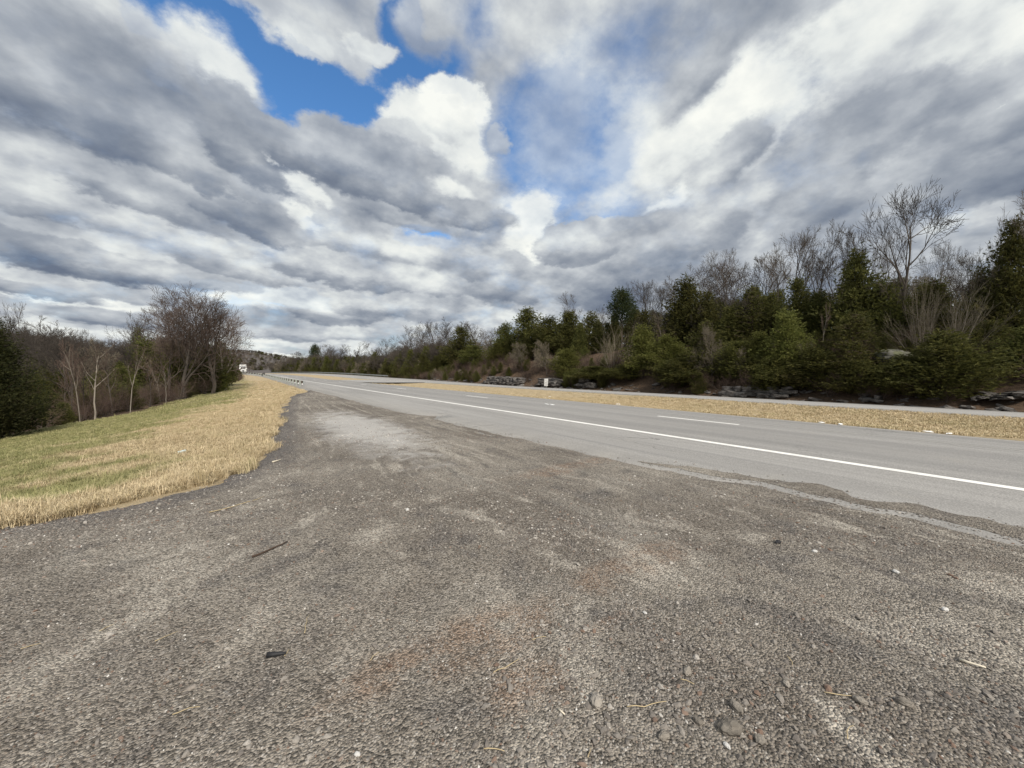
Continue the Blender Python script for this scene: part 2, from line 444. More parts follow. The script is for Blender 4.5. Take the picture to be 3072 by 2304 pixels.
def m_blade():
    n = mat('grass_blade')
    t = inst_attr(n, 'tone'); u = inst_attr(n, 'shade')
    green = n.mix(u, (.165, .175, .065), (.36, .335, .155))
    dry = n.mix(u, (.38, .295, .175), (.64, .53, .35))
    c = n.mix(t, green, dry)
    n.l.new(c, n.b.inputs['Base Color']); n.b.inputs['Roughness'].default_value = .7
    return n.m

def m_pebble():
    n = mat('pebble')
    t = inst_attr(n, 'tone'); u = inst_attr(n, 'shade')
    c = n.ramp(t, [(0, (.075, .07, .07)), (.3, (.16, .143, .128)), (.65, (.29, .265, .235)), (.88, (.46, .43, .39)), (1, (.72, .70, .66))])
    c = n.mix(n.smooth(u, .86, .95, 0, .65), c, (.20, .115, .075))
    v = n.noise(n.obj, 3.0, 4, .6)
    c = n.mix(n.smooth(v, .3, .7, 0, .35), c, (.09, .08, .07))
    n.l.new(c, n.b.inputs['Base Color']); n.b.inputs['Roughness'].default_value = .9
    return n.m

def m_bark(name, c0, c1, rnd=.3):
    n = mat(name)
    oi = n.add('ShaderNodeObjectInfo')
    v = n.noise(xmap(n, n.obj, (6, 6, 1)), 3.0, 5, .65)
    c = n.mix(n.smooth(v, .3, .7), c0, c1)
    k = n.math('MULTIPLY_ADD', oi.outputs['Random'], rnd * 2, 1 - rnd)
    hsv = n.add('ShaderNodeHueSaturation'); n.l.new(c, hsv.inputs['Color']); n.l.new(k, hsv.inputs['Value'])
    n.l.new(hsv.outputs[0], n.b.inputs['Base Color'])
    return n.m

def m_foliage(name, a, b, c2):
    n = mat(name)
    oi = n.add('ShaderNodeObjectInfo')
    t = n.add('ShaderNodeAttribute', attribute_name='tint')
    c = n.mix(t.outputs['Fac'], a, b)
    c = n.mix(n.smooth(n.noise(n.obj, 2.2, 4, .6), .52, .7, 0, .55), c, c2)
    hsv = n.add('ShaderNodeHueSaturation'); n.l.new(c, hsv.inputs['Color'])
    n.l.new(n.math('MULTIPLY_ADD', oi.outputs['Random'], .55, .72), hsv.inputs['Value'])
    n.l.new(n.math('MULTIPLY_ADD', oi.outputs['Random'], .025, .488), hsv.inputs['Hue'])
    n.l.new(hsv.outputs[0], n.b.inputs['Base Color']); n.b.inputs['Roughness'].default_value = .75
    tl = n.add('ShaderNodeBsdfTranslucent'); n.l.new(hsv.outputs[0], tl.inputs[0])
    ms = n.add('ShaderNodeMixShader'); ms.inputs[0].default_value = .4
    n.l.new(n.b.outputs[0], ms.inputs[1]); n.l.new(tl.outputs[0], ms.inputs[2])
    n.l.new(ms.outputs[0], [q for q in n.n if q.type == 'OUTPUT_MATERIAL'][0].inputs[0])
    return n.m

def m_rock(name, c0, c1, moss=0.0):
    n = mat(name)
    v = n.noise(n.pos, 2.2, 6, .65); s = n.noise(xmap(n, n.pos, (.6, .6, 6)), 2.0, 5, .6)
    c = n.mix(n.smooth(v, .3, .7), c0, c1)
    c = n.mix(n.smooth(s, .5, .65, 0, .7), c, tuple(q * .35 for q in c0))
    if moss: c = n.mix(n.smooth(n.noise(n.pos, 1.3, 5, .6), .45, .6, 0, moss), c, (.11, .12, .05))
    n.l.new(c, n.b.inputs['Base Color'])
    bump(n, n.math('ADD', v, s), .8, .08)
    return n.m

M = dict(
    gravel=m_gravel(), asphalt=m_asphalt(), asphalt_far=m_asphalt('asphalt_far', 1.15), paint=m_paint('white_paint', (.80, .79, .76)),
    paint_old=m_paint('worn_paint', (.52, .50, .46)), ground=m_ground(), blade=m_blade(), pebble=m_pebble(),
    bark=m_bark('bark_grey_brown', (.048, .040, .033), (.115, .098, .082)), twig=m_bark('twigs_grey_brown', (.055, .046, .039), (.105, .089, .075)),
    twig_warm=m_bark('twigs_warm', (.075, .053, .043), (.13, .098, .08)),
    bark_pale=m_bark('bark_pale', (.15, .13, .108), (.30, .265, .22), .35), twig_pale=m_bark('twigs_pale', (.135, .116, .085), (.225, .192, .14), .2),
    twig_red=m_bark('twigs_russet', (.085, .056, .045), (.145, .102, .08)),
    bark_dark=m_bark('bark_cedar', (.055, .04, .032), (.13, .095, .075)),
    cedar=m_foliage('cedar_foliage', (.060, .068, .021), (.155, .150, .041), (.125, .10, .038)),
    cedar_dark=m_foliage('cedar_foliage_dark', (.024, .030, .012), (.066, .068, .02), (.05, .042, .02)),
    cedar_olive=m_foliage('cedar_foliage_olive', (.098, .11, .027), (.20, .20, .055), (.16, .132, .046)),
    pine=m_foliage('pine_foliage', (.028, .043, .018), (.066, .08, .03), (.06, .055, .02)),
    rock=m_rock('limestone', (.075, .069, .065), (.185, .172, .16)), rock_moss=m_rock('mossy_limestone', (.075, .073, .06), (.17, .165, .14), .6),
    steel_shaded=simple('shaded_rail', (.06, .064, .062), .7, .1, .25),  # near rail: shade on its back put into a dark base colour
    steel=simple('galvanised_steel', (.40, .43, .42), .5, .55, .15), wood_post=simple('weathered_post', (.29, .31, .28), .85, 0, .2),
    white=simple('white_enamel', (.80, .80, .79), .35, 0, .04), plate=simple('dusty_white_plate', (.62, .62, .60), .6, 0, .12), glass=simple('dark_glass', (.02, .022, .026), .45, 0, .1, spec=.15),
    black=simple('black_rubber', (.022, .022, .024), .6, 0, .3), chrome=simple('dull_chrome', (.5, .5, .5), .3, .8, .1), ink=simple('black_ink', (.03, .03, .03), .6),
    lamp=simple('lamp_glass', (.7, .7, .66), .2, 0, .1), paper=simple('white_litter', (.78, .78, .77), .6, 0, .08), cup=simple('pale_blue_litter', (.55, .66, .68), .5),
    straw=simple('dry_straw', (.46, .37, .22), .7, 0, .2), splinter=simple('bleached_wood', (.62, .56, .45), .8), stick=simple('dark_twig', (.07, .048, .036), .9),
    clod=m_rock('earth_clod', (.20, .178, .15), (.31, .282, .245)), pale_stone=simple('pale_stone', (.52, .51, .49), .85, 0, .2), dirt=simple('pale_silt', (.33, .31, .28), .95, 0, .2, 3.0))

# ------------------------------------------------------------------ lie of the land
def bend(y):  return -.2 * 15 * np.log1p(np.exp(np.clip((np.asarray(y, dtype=float) - 150) / 15, -40, 40))) - .2 * np.maximum(np.asarray(y, dtype=float) - 750, 0)
def rise(y):
    y = np.asarray(y, dtype=float)
    return 1.3 * sstep(95, 215, y) - np.clip(.0005 * np.maximum(y - 250, 0) ** 2, 0, 14)

EDGE = np.array([(-60, 1.0), (-30, 3.8), (-14, 5.9), (-5, 6.9), (-2.5, 7.4), (-1.55, 7.6), (-.5, 8.2), (.23, 9.9), (.75, 14.5), (1.13, 19.7), (1.75, 27.0), (2.6, 34.2),
                 (3.5, 38.3), (4.53, 41.7), (4.9, 50), (4.9, 2000)])   # where the gravel ends and the grass begins

def edge_dist(s, y):
    """distance to the gravel edge, positive on the grass side"""
    s = np.asarray(s, dtype=float); y = np.asarray(y, dtype=float)
    best = np.full(np.broadcast(s, y).shape, 1e9); side = np.zeros(best.shape)
    for (ax, ay), (bx, by) in zip(EDGE[:-1], EDGE[1:]):
        dx, dy = bx - ax, by - ay
        t = np.clip(((s - ax) * dx + (y - ay) * dy) / (dx * dx + dy * dy), 0, 1)
        ex, ey = s - ax - t * dx, y - ay - t * dy
        dd = np.hypot(ex, ey); sd = dx * ey - dy * ex
        m = dd < best - 1e-9
        best = np.where(m, dd, best); side = np.where(m, np.sign(sd), side)
    return best * side

def far_tilt(y): return .046 * (1 - sstep(45, 110, y))
def bank_height(y): return 1 - sstep(84, 122, y)

def base_z(s, y):
    """height of the land in road coordinates"""
    s = np.asarray(s, dtype=float); y = np.asarray(y, dtype=float)
    road = np.interp(s, [5.0, 6.3, 9.77, 13.1, 16.4, 17.0], [-.11, -.08, 0, .10, 0, -.02])
    med = -.02 - .16 * np.sin(np.clip((s - 17) / 8.2, 0, 1) * np.pi)
    far = -.02 - (np.clip(s, 25.2, 36.6) - 25.2) * far_tilt(y)
    z = np.where(s < 17, road, np.where(s < 25.2, med, far))
    zr = np.interp(s, [36.6, 37.6, 38.6, 40.2, 41.5, 43.5, 46.5, 55, 80, 200, 3000], [0, -.30, -.25, .35, 1.2, 2.6, 4.2, 6.3, 9.5, 14, 40])
    zf = np.interp(s, [36.6, 39, 44, 60, 200, 3000], [0, -.9, -1.5, -1.0, 4, 30])
    k = bank_height(y); rough = fbm(s * .3, y * .3, 4, 3) * 1.4 * sstep(39, 43, s)
    z = np.where(s > 36.6, far + k * zr + (1 - k) * zf + rough, z)
    t = edge_dist(s, y)
    fl = 1 - .72 * sstep(62, 108, y)
    bank = -np.interp(t, [0, 1, 4, 14, 40, 90, 200, 3000], [0, .07, .48, 1.75, 5.5, 6.5, 2.0, -26])
    bank = bank * fl + fbm(s * .35, y * .35, 3, 9) * .22 * sstep(.5, 3, t)
    z = np.where(t > 0, -.11 + bank, z)
    return z + rise(y) * sstep(150, 60, np.abs(s - 12))

def gz(x, y): return base_z(x - bend(y), y)

RIGHT = [(-120, 7.2), (-10, 7.2), (0, 7.02), (3.2, 6.85), (4.9, 6.5), (7.0, 6.42), (10.2, 6.25), (14.5, 6.2), (15.3, 6.65), (17, 6.05), (22, 5.85), (30, 5.75), (40, 5.6), (50, 5.45), (60, 5.35), (450, 5.3)]
def right_edge(y): return np.interp(y, [a for a, _ in RIGHT], [b for _, b in RIGHT])
def gravel_end(y):      # ragged line where the loose stone thins out on the asphalt
    y = np.asarray(y, dtype=float)
    return right_edge(y) + .38 * fbm(y * .8, y * 0 + 3.3, 4, 5) + .26 * fbm(y * 3.1, y * 0 + 9.3, 4, 6)
RS, RZ = [5.6, 7.6, 9.77, 11.4, 13.1, 14.8, 16.4, 16.8], [-.085, -.05, 0, .06, .10, .06, 0, -.012]

def gravel_z(s, y):
    z = -.07 + .09 * fbm(s * .5, y * .5, 3, 21) + .035 * fbm(s * 2.2, y * 2.2, 3, 31) + .012 * fbm(s * 9, y * 9, 3, 41)
    k = sstep(.9, .05, gravel_end(y) - s)         # lies thinly over the edge of the asphalt
    z = z * (1 - k) + k * (np.interp(s, RS, RZ) + .016 * sstep(-.02, .35, gravel_end(y) - s) - .006)
    return z - .045 * sstep(-.5, .1, edge_dist(s, y))

# ------------------------------------------------------------------ the setting
def lines(*segs):
    out = []
    for a, b, st in segs: out += list(np.arange(a, b, st))
    return np.array(sorted(set(np.round(out, 4))))

def grid_faces(nr, nc):
    i = np.arange(nr - 1)[:, None] * nc + np.arange(nc - 1)[None, :]
    return np.stack([i, i + 1, i + nc + 1, i + nc], -1).reshape(-1, 4)

def build_ground():
    S = lines((-3000, -400, 200), (-400, -80, 20), (-80, -24, 4), (-24, 7, .5), (7, 60, .75), (60, 120, 5), (120, 400, 20), (400, 3001, 200))
    Y = lines((-400, -40, 30), (-40, 0, 2), (0, 70, .7), (70, 260, 2.5), (260, 500, 10), (500, 3001, 80))
    s, y = np.meshgrid(S, Y)
    z = base_z(s, y)
    t = edge_dist(s, y)
    paved = ((t < -.35) & (s < 16.6)) | ((s > 25.6) & (s < 36.4))
    z = np.where(paved, z - .14, z)
    cross = (s > 16) & (s < 26) & (y > 66) & (y < 96)
    z = np.where(cross, z - .12, z)
    # wooded ridge closing the view at the end of the road
    b = bend(y); x = s + b
    ridge = 62 * np.exp(-((y - 1500) / 330) ** 2) * (1 - .86 * sstep(-30, 300, x)) + 34 * np.exp(-((y - 1300) / 300) ** 2) * sstep(-100, -500, x)
    z = z + ridge * (y > 500)
    zone = np.maximum(sstep(36.8, 38.2, s), sstep(400, 500, y))
    wl = np.interp(y, [0, 20, 32, 41, 48, 63, 90, 107, 150, 300], [-14, -12.5, -11, -9.5, -7.2, -6, -3.6, -1.8, 0, 1.5])
    zone = np.maximum(zone, sstep(wl + .4, wl - .6, s))
    zone = np.maximum(zone, 2 * sstep(480, 700, y))
    straw = np.maximum(np.maximum(sstep(4.2, .6, t), sstep(16, 17, s)), .62 * sstep(30, 62, y) * sstep(-12, 4, s))
    straw = np.maximum(straw, sstep(9.5, 2.0, t) * sstep(8, 17, y) * .85)
    me = mesh_from('ground', np.stack([x, y, z], -1).reshape(-1, 3), grid_faces(len(Y), len(S)), M['ground'], True,
                   {'zone': zone.ravel(), 'straw': straw.ravel()})
    tag(obj('ground', me), kind='structure')
build_ground()

def strip(name, s_prof, z_prof, Y, m, thick=.16, left_jag=None, kind='structure', y_fn=None):
    """a paved strip: cross-section profile swept along the road, with side faces"""
    n = len(s_prof); V = []
    for y in Y:
        b = float(bend(y)); r = float(rise(y))
        row = []
        for i, (s, z) in enumerate(zip(s_prof, z_prof)):
            ss = s + (left_jag(y) if (left_jag and i == 0) else 0)
            zz = (z(ss, y) if callable(z) else z) + r
            row.append((ss + b, y, zz))
        V += [(row[0][0], y, row[0][2] - thick)] + row + [(row[-1][0], y, row[-1][2] - thick)]
    F_ = grid_faces(len(Y), n + 2)
    me = mesh_from(name, V, F_, m)
    return tag(obj(name, me), kind=kind) if kind else obj(name, me)

YR = np.concatenate([np.arange(-120, -8, 4), np.arange(-8, 60, .22), np.arange(60, 120, .8), np.arange(120, 420, 3)])
strip('near_carriageway', [5.6, 7.6, 9.77, 11.4, 13.1, 14.8, 16.4, 16.8], [lambda s, y: -.075 + .015 * (s - 6.3), -.05, 0, .06, .10, .06, 0, -.012], YR, M['asphalt'], left_jag=lambda y: float(gravel_end(y)) - 6.05)
YF = np.concatenate([np.arange(-120, 100, 1.5), np.arange(100, 420, 3)])
strip('far_carriageway', [25.3, 28.8, 32.4, 36.5], [lambda s, y: .03 - (s - 25.3) * float(far_tilt(y))] * 4, YF, M['asphalt_far'])
# paved crossover through the median
CY = np.arange(64, 98.1, 1.0)
def cross_s(y): return (np.interp(y, [64, 68, 74, 84], [25.1, 20.5, 17.6, 16.7]), np.interp(y, [66, 80, 92, 98], [25.4, 25.4, 24.2, 17.0]))
V = []
for y in CY:
    a, b = 16.75, 25.35
    lo = max(a, float(np.interp(y, [64, 66, 68.5, 73], [25.2, 22, 18.6, 16.7])))
    hi = min(b, float(np.interp(y, [64, 90, 94, 98], [25.4, 25.4, 23, 16.9])))
    hi = max(hi, lo + .05)
    for k in np.linspace(0, 1, 9):
        s = lo + (hi - lo) * k
        V.append((s + float(bend(y)), y, .012 + .03 * (s - 16.8) / 8.5 - .02 * math.sin(math.pi * k) + float(rise(y))))
tag(obj('crossover_road', mesh_from('crossover_road', V, grid_faces(len(CY), 9), M['asphalt_far'])), kind='structure')

def ribbon(name, s0, w, y0, y1, m, zf, parent=None, step=1.0, label=None):
    Y = np.arange(y0, y1 + 1e-6, min(step, (y1 - y0) / 2)); V = []
    for y in Y:
        b = float(bend(y)); r = float(rise(y))
        j = .012 * float(fbm(np.array(y * 2.7), np.array(s0), 3, 11))
        for e in (-w / 2, w / 2): V.append((s0 + e + j + b, y, zf(s0 + e, y) + r))
    return obj(name, mesh_from(name, V, grid_faces(len(Y), 2), m), parent)
def nz(s, y): return float(np.interp(s, RS, RZ)) + .005
def fz(s, y): return .035 - (s - 25.3) * float(far_tilt(y))
tag(ribbon('edge_line', 9.77, .19, -60, 400, M['paint'], nz), kind='structure')
tag(ribbon('median_edge_line', 16.48, .13, -60, 400, M['paint_old'], nz), kind='structure')
tag(ribbon('far_edge_line', 25.55, .13, -60, 400, M['paint'], fz), kind='structure')
for i in range(-3, 16):
    y0 = 6.1 + 15.9 * i
    tag(ribbon('lane_dash', 13.1, .15, y0, y0 + 3.7, M['paint'], nz), kind='structure')
tag(ribbon('paving_joint', 13.98, .05, -40, 200, M['paint_old'], nz), kind='structure')

def build_gravel():
    # loft between the grass edge and the asphalt edge
    EL = [(-60, 1.0), (-30, 3.8), (-14, 5.9), (-5, 6.9), (-2.5, 7.4), (-1.55, 7.6), (-.5, 8.2), (.23, 9.9), (.75, 14.5), (1.13, 19.7), (1.75, 27.0), (2.6, 34.2), (3.5, 38.3), (4.53, 41.7), (5.15, 44.5)]
    ER = [-90, -50, -25, -8, -2.5, 0, 2.0, 5.5, 11, 17, 25, 33, 38, 42, 46]
    par = np.arange(len(EL)); fine = np.concatenate([np.linspace(0, 3, 20, endpoint=False), np.linspace(3, 8, 190, endpoint=False), np.linspace(8, 14, 170)])
    lx = np.interp(fine, par, [p[0] for p in EL]); ly = np.interp(fine, par, [p[1] for p in EL]); ry = np.interp(fine, par, ER)
    V = []; U = np.linspace(0, 1, 170)
    dx, dy = np.gradient(lx), np.gradient(ly); q = np.hypot(dx, dy)
    jl = .5 * fbm(fine * 4, fine * 0 + 2.2, 4, 14)
    lx = lx - dy / q * jl * np.clip(q * 20, .2, 1); ly = ly + dx / q * jl * np.clip(q * 20, .2, 1)
    rx = gravel_end(ry)
    s = lx[:, None] * (1 - U) + rx[:, None] * U; y = ly[:, None] * (1 - U) + ry[:, None] * U
    z = gravel_z(s, y)
    td = edge_dist(s, y)
    al, ac = np.meshgrid(fine, U, indexing='ij')
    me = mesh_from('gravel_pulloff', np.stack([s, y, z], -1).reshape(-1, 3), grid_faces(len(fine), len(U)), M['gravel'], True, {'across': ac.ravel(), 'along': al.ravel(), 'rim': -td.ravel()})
    tag(obj('gravel_pulloff', me), kind='structure')
build_gravel()
# gravel washed onto the asphalt in front on the right, and silt along the broken edge
def patch(name, y0, y1, sl, sr, m, lift, kind='structure'):
    Y = np.linspace(y0, y1, 90); V = []
    for i, y in enumerate(Y):
        k = i / 89; taper = math.sin(math.pi * min(1, max(0, k))) ** .6
        c = sl(y) + .12 * float(fbm(np.array(y * 1.3), np.array(5.0), 4, 78)); w = max(.01, sr(y) * taper * (1 + 1.5 * float(fbm(np.array(y * 1.7), np.array(1.0), 5, 77)))) + .005
        for j in range(6):
            s = c + w * j / 5
            V.append((s, y, nz(s, y) - .002 + lift * math.sin(math.pi * j / 5) + .012 * float(fbm(np.array(s * 4), np.array(y * 4), 3, 5)) * (0 < j < 5)))
    q = np.ones(len(V)); V = np.array(V)
    return tag(obj(name, mesh_from(name, V, grid_faces(90, 6), m, True, {'rim': q * 5, 'across': V[:, 0] * .1, 'along': V[:, 1] * .3})), kind=kind)
patch('gravel_spill', -3, 5.1, lambda y: float(gravel_end(y)) + .16, lambda y: .5, M['gravel'], .010)

# ------------------------------------------------------------------ scattered stuff (gravel stones, grass, far woods)
def stone_mesh(name, seed, m, sub=1, flat=.6, rough=.35):
    bm = bmesh.new(); bmesh.ops.create_icosphere(bm, subdivisions=sub, radius=1)
    r = random.Random(seed)
    for v in bm.verts:
        k = 1 + r.uniform(-rough, rough) * .7
        v.co = Vector((v.co.x * k * 1.15, v.co.y * k * .9, v.co.z * k * flat))
    me = bpy.data.meshes.new(name); bm.to_mesh(me); bm.free(); me.materials.append(m)
    return me

def tuft_mesh(name, seed, n, h, spread, lean, width):
    r = random.Random(seed); V = []; Fc = []
    for i in range(n):
        a = r.uniform(0, 6.283); d = spread * math.sqrt(r.random()); x, y = d * math.cos(a), d * math.sin(a)
        la = r.uniform(0, 6.283); ln = r.uniform(.2, 1) * lean; hh = h * r.uniform(.5, 1.1)
        px, py = math.cos(la + 1.57) * width, math.sin(la + 1.57) * width
        mx, my = x + math.cos(la) * ln * .4 * hh, y + math.sin(la) * ln * .4 * hh
        tx, ty = x + math.cos(la) * ln * hh, y + math.sin(la) * ln * hh
        b = len(V)
        V += [(x - px, y - py, -.02), (x + px, y + py, -.02), (mx + px * .7, my + py * .7, hh * .6), (mx - px * .7, my - py * .7, hh * .6), (tx, ty, hh * (1 - .25 * ln))]
        Fc += [(b, b + 1, b + 2, b + 3), (b + 3, b + 2, b + 4)]
    return mesh_from(name, V, Fc, M['blade'])

def scatter(name, pts, rot, scl, idx, tone, shade, meshes, label=None):
    c = bpy.data.collections.new(name + '_sources')
    for i, me in enumerate(meshes):
        o = bpy.data.objects.new('%s_source_%02d' % (name, i), me); c.objects.link(o)
    me = bpy.data.meshes.new(name)
    me.vertices.add(len(pts)); me.vertices.foreach_set('co', np.asarray(pts, dtype=np.float32).ravel())
    for an, ty, data in (('rot', 'FLOAT_VECTOR', rot), ('scl', 'FLOAT_VECTOR', scl), ('pick', 'INT', idx), ('tone', 'FLOAT', tone), ('shade', 'FLOAT', shade)):
        a = me.attributes.new(an, ty, 'POINT')
        a.data.foreach_set('vector' if ty == 'FLOAT_VECTOR' else 'value', np.asarray(data, dtype=np.int32 if ty == 'INT' else np.float32).ravel())
    o = obj(name, me)
    ng = bpy.data.node_groups.new(name, 'GeometryNodeTree')
    ng.interface.new_socket('Geometry', in_out='INPUT', socket_type='NodeSocketGeometry')
    ng.interface.new_socket('Geometry', in_out='OUTPUT', socket_type='NodeSocketGeometry')
    N, L = ng.nodes, ng.links
    gi, go = N.new('NodeGroupInput'), N.new('NodeGroupOutput')
    ip = N.new('GeometryNodeInstanceOnPoints'); ci = N.new('GeometryNodeCollectionInfo')
    ci.inputs['Collection'].default_value = c
    ci.inputs['Separate Children'].default_value = True; ci.inputs['Reset Children'].default_value = True
    def na(n, ty):
        k = N.new('GeometryNodeInputNamedAttribute'); k.data_type = ty; k.inputs['Name'].default_value = n
        return k.outputs['Attribute']
    er = N.new('FunctionNodeEulerToRotation')
    L.new(na('rot', 'FLOAT_VECTOR'), er.inputs[0])
    L.new(gi.outputs[0], ip.inputs['Points']); L.new(ci.outputs[0], ip.inputs['Instance'])
    ip.inputs['Pick Instance'].default_value = True
    L.new(na('pick', 'INT'), ip.inputs['Instance Index']); L.new(er.outputs[0], ip.inputs['Rotation']); L.new(na('scl', 'FLOAT_VECTOR'), ip.inputs['Scale'])
    L.new(ip.outputs[0], go.inputs[0])
    md = o.modifiers.new('scatter', 'NODES'); md.node_group = ng
    tag(o, kind='stuff')
    if label: o['label'] = label
    return o

cs, sn = math.cos(YAW), math.sin(YAW)
def view_points(n, d0, d1, power, u0=-1.4, u1=1.4):
    """points on the land in front of the photographer, denser near by: depth d0..d1"""
    k = rng.random(n); e = 2 - power
    d = (d0 ** e + k * (d1 ** e - d0 ** e)) ** (1 / e)
    u = rng.uniform(u0, u1, n) * d
    return d * sn + u * cs, d * cs - u * sn, d

def build_pebbles():
    P = []; T = []; CL = []
    for n, d0, d1, pw, lo, hi in ((56000, 1.35, 5.0, 1.2, .003, .0092), (42000, 4, 12, 1.4, .0065, .017), (24000, 10, 32, 1.5, .011, .026), (1600, 1.4, 6, .6, .012, .024), (1700, 1.5, 3.0, .8, .007, .024)):
        clods = n == 1700
        x, y, d = view_points(n, d0, d1, pw, -.1 if clods else -1.4)
        ok = (edge_dist(x, y) < .05) & (y < 46) & (x < gravel_end(y) + .35 * rng.random(n) ** 3 + .75 * (y < 4.8) * rng.random(n) ** 1.5)
        clump = vnoise(x * 1.3, y * 1.3, 51) + .5 * vnoise(x * 4, y * 4, 52)
        ok &= rng.random(n) < np.clip(clump * 1.25 - .2, .12, 1)
        x, y = x[ok], y[ok]
        r = lo + (hi - lo) * rng.random(len(x)) ** (3.0 if clods else 2.2)
        over = x > gravel_end(y)
        z = gravel_z(x, y); z = np.where(over, np.interp(x, RS, RZ) + .004, z)
        P.append(np.stack([x, y, z + r * .15], -1)); T.append(r); CL.append(np.full(len(x), clods))
    P = np.concatenate(P); r = np.concatenate(T); n = len(P)
    x, y = P[:, 0], P[:, 1]
    rot = rng.uniform(-.6, .6, (n, 3)); rot[:, 2] = rng.uniform(0, 6.28, n)
    scl = np.stack([r * rng.uniform(.8, 1.3, n), r * rng.uniform(.7, 1.1, n), r * rng.uniform(.6, 1.1, n)], -1)
    tone = np.clip(.22 + .55 * rng.random(n) ** 1.4 + .5 * fbm(x * .6, y * .6, 3, 61), .02, .93)
    CL = np.concatenate(CL); tone = np.where(CL, rng.uniform(.25, .62, n), tone)
    white = (rng.random(n) < .02) & ~CL; tone[white] = rng.uniform(.9, 1, white.sum())
    pale = np.hypot((x - 3.1) / 1.5, (y - 14) / 6.5) < .75 + .6 * fbm(x * 1.5, y * 1.5, 3, 2)
    tone = np.where(pale, np.clip(tone + .3, 0, .98), tone)
    scatter('loose_gravel', P, rot, scl, rng.integers(0, 6, n), tone, rng.random(n), [stone_mesh('gravel_stone', 100 + i, M['pebble'], 1, .6, .45) for i in range(6)],
            'loose crushed stone strewn over the pull-off')
build_pebbles()

def woods_line(y): return np.interp(y, [0, 20, 32, 41, 48, 63, 90, 107, 150, 300], [-14, -12.5, -11, -9.5, -7.2, -6, -3.6, -1.8, 0, 1.5])

def build_grass():
    tufts = [tuft_mesh('grass_tuft', 200 + i, 30, .055, .095, 1.9, .0036) for i in range(4)] + [tuft_mesh('grass_tuft_tall', 220 + i, 22, .15, .085, 1.5, .0036) for i in range(4)] + \
            [tuft_mesh('grass_tuft_far', 240 + i, 20, .06, .16, 1.9, .008) for i in range(3)]
    P = []; S = []; I = []; T = []
    for n, d0, d1, pw, far in ((42000, 4.2, 14, 1.1, 0), (30000, 12, 34, 1.4, 0), (22000, 30, 90, 1.5, 1)):
        x, y, d = view_points(n, d0, d1, pw, -1.4, 0)
        s = x - bend(y); t = edge_dist(s, y)
        ok = (t + 1.1 * fbm(x * .9, y * .9, 5, 91) > -.05) & (t > -.9) & (s > woods_line(y) - 1.0) & ~((t < .5) & (rng.random(n) < .2)) & ~((t < 0) & (rng.random(n) < .5))
        x, y, s, t = x[ok], y[ok], s[ok], t[ok]; m = len(x)
        straw = np.clip(np.maximum(sstep(3.6, .5, t), sstep(9.5, 2, t) * sstep(8, 17, y) * .85), 0, 1)
        straw = np.maximum(straw, .6 * sstep(30, 62, y) * sstep(-12, 4, s))
        tone = np.clip(sstep(.28, .72, straw + 1.3 * fbm(x * .8, y * .8, 4, 71)) + rng.normal(0, .18, m), 0, 1)
        tall = (rng.random(m) < .12 + .65 * sstep(1.3, .3, t) + .25 * sstep(3.5, 1, t) * (vnoise(x * 1.5, y * 1.5, 5) > .55))
        I.append(np.where(far, rng.integers(8, 11, m), np.where(tall, rng.integers(4, 8, m), rng.integers(0, 4, m))))
        k = rng.uniform(.7, 1.3, m) * (1.5 if far else 1.0)
        kz = k * rng.uniform(.7, 1.3, m) * np.where((t < 1.6) & (t > .1), rng.uniform(.45, 1.25, m), 1.0) * np.where(rng.random(m) < .015, 2.2, 1)
        S.append(np.stack([k, k, kz], -1)); T.append(tone); P.append(np.stack([x, y, np.where(t < .1, np.maximum(gz(x, y), gravel_z(x, y)), gz(x, y))], -1))
    # dry median
    for n, d0, d1, pw in ((26000, 11, 30, 1.2), (12000, 25, 110, 1.6)):
        x, y, d = view_points(n, d0, d1, pw, -1.0, 1.4)
        s = x - bend(y)
        ok = (s > 16.82 + .3 * rng.random(n)) & (s < 25.25) & ~((y > 65 + (25 - s) * .6) & (y < 95)) & (y < 280)
        x, y, s = x[ok], y[ok], s[ok]; m = len(x)
        k = rng.uniform(.7, 1.4, m)
        P.append(np.stack([x, y, gz(x, y)], -1)); S.append(np.stack([k, k, k], -1)); I.append(rng.integers(8, 11, m))
        T.append(np.clip(.95 + .6 * fbm(x * .5, y * .5, 4, 81) + rng.normal(0, .12, m), 0, 1))
    P = np.concatenate(P); S = np.concatenate(S); I = np.concatenate(I); T = np.concatenate(T); n = len(P)
    rot = np.zeros((n, 3)); rot[:, 2] = rng.uniform(0, 6.28, n); rot[:, :2] = rng.uniform(-.15, .15, (n, 2))
    scatter('grass', P, rot, S, I, T, rng.random(n), tufts, 'mown roadside grass, straw coloured along the gravel and in the median')
build_grass()

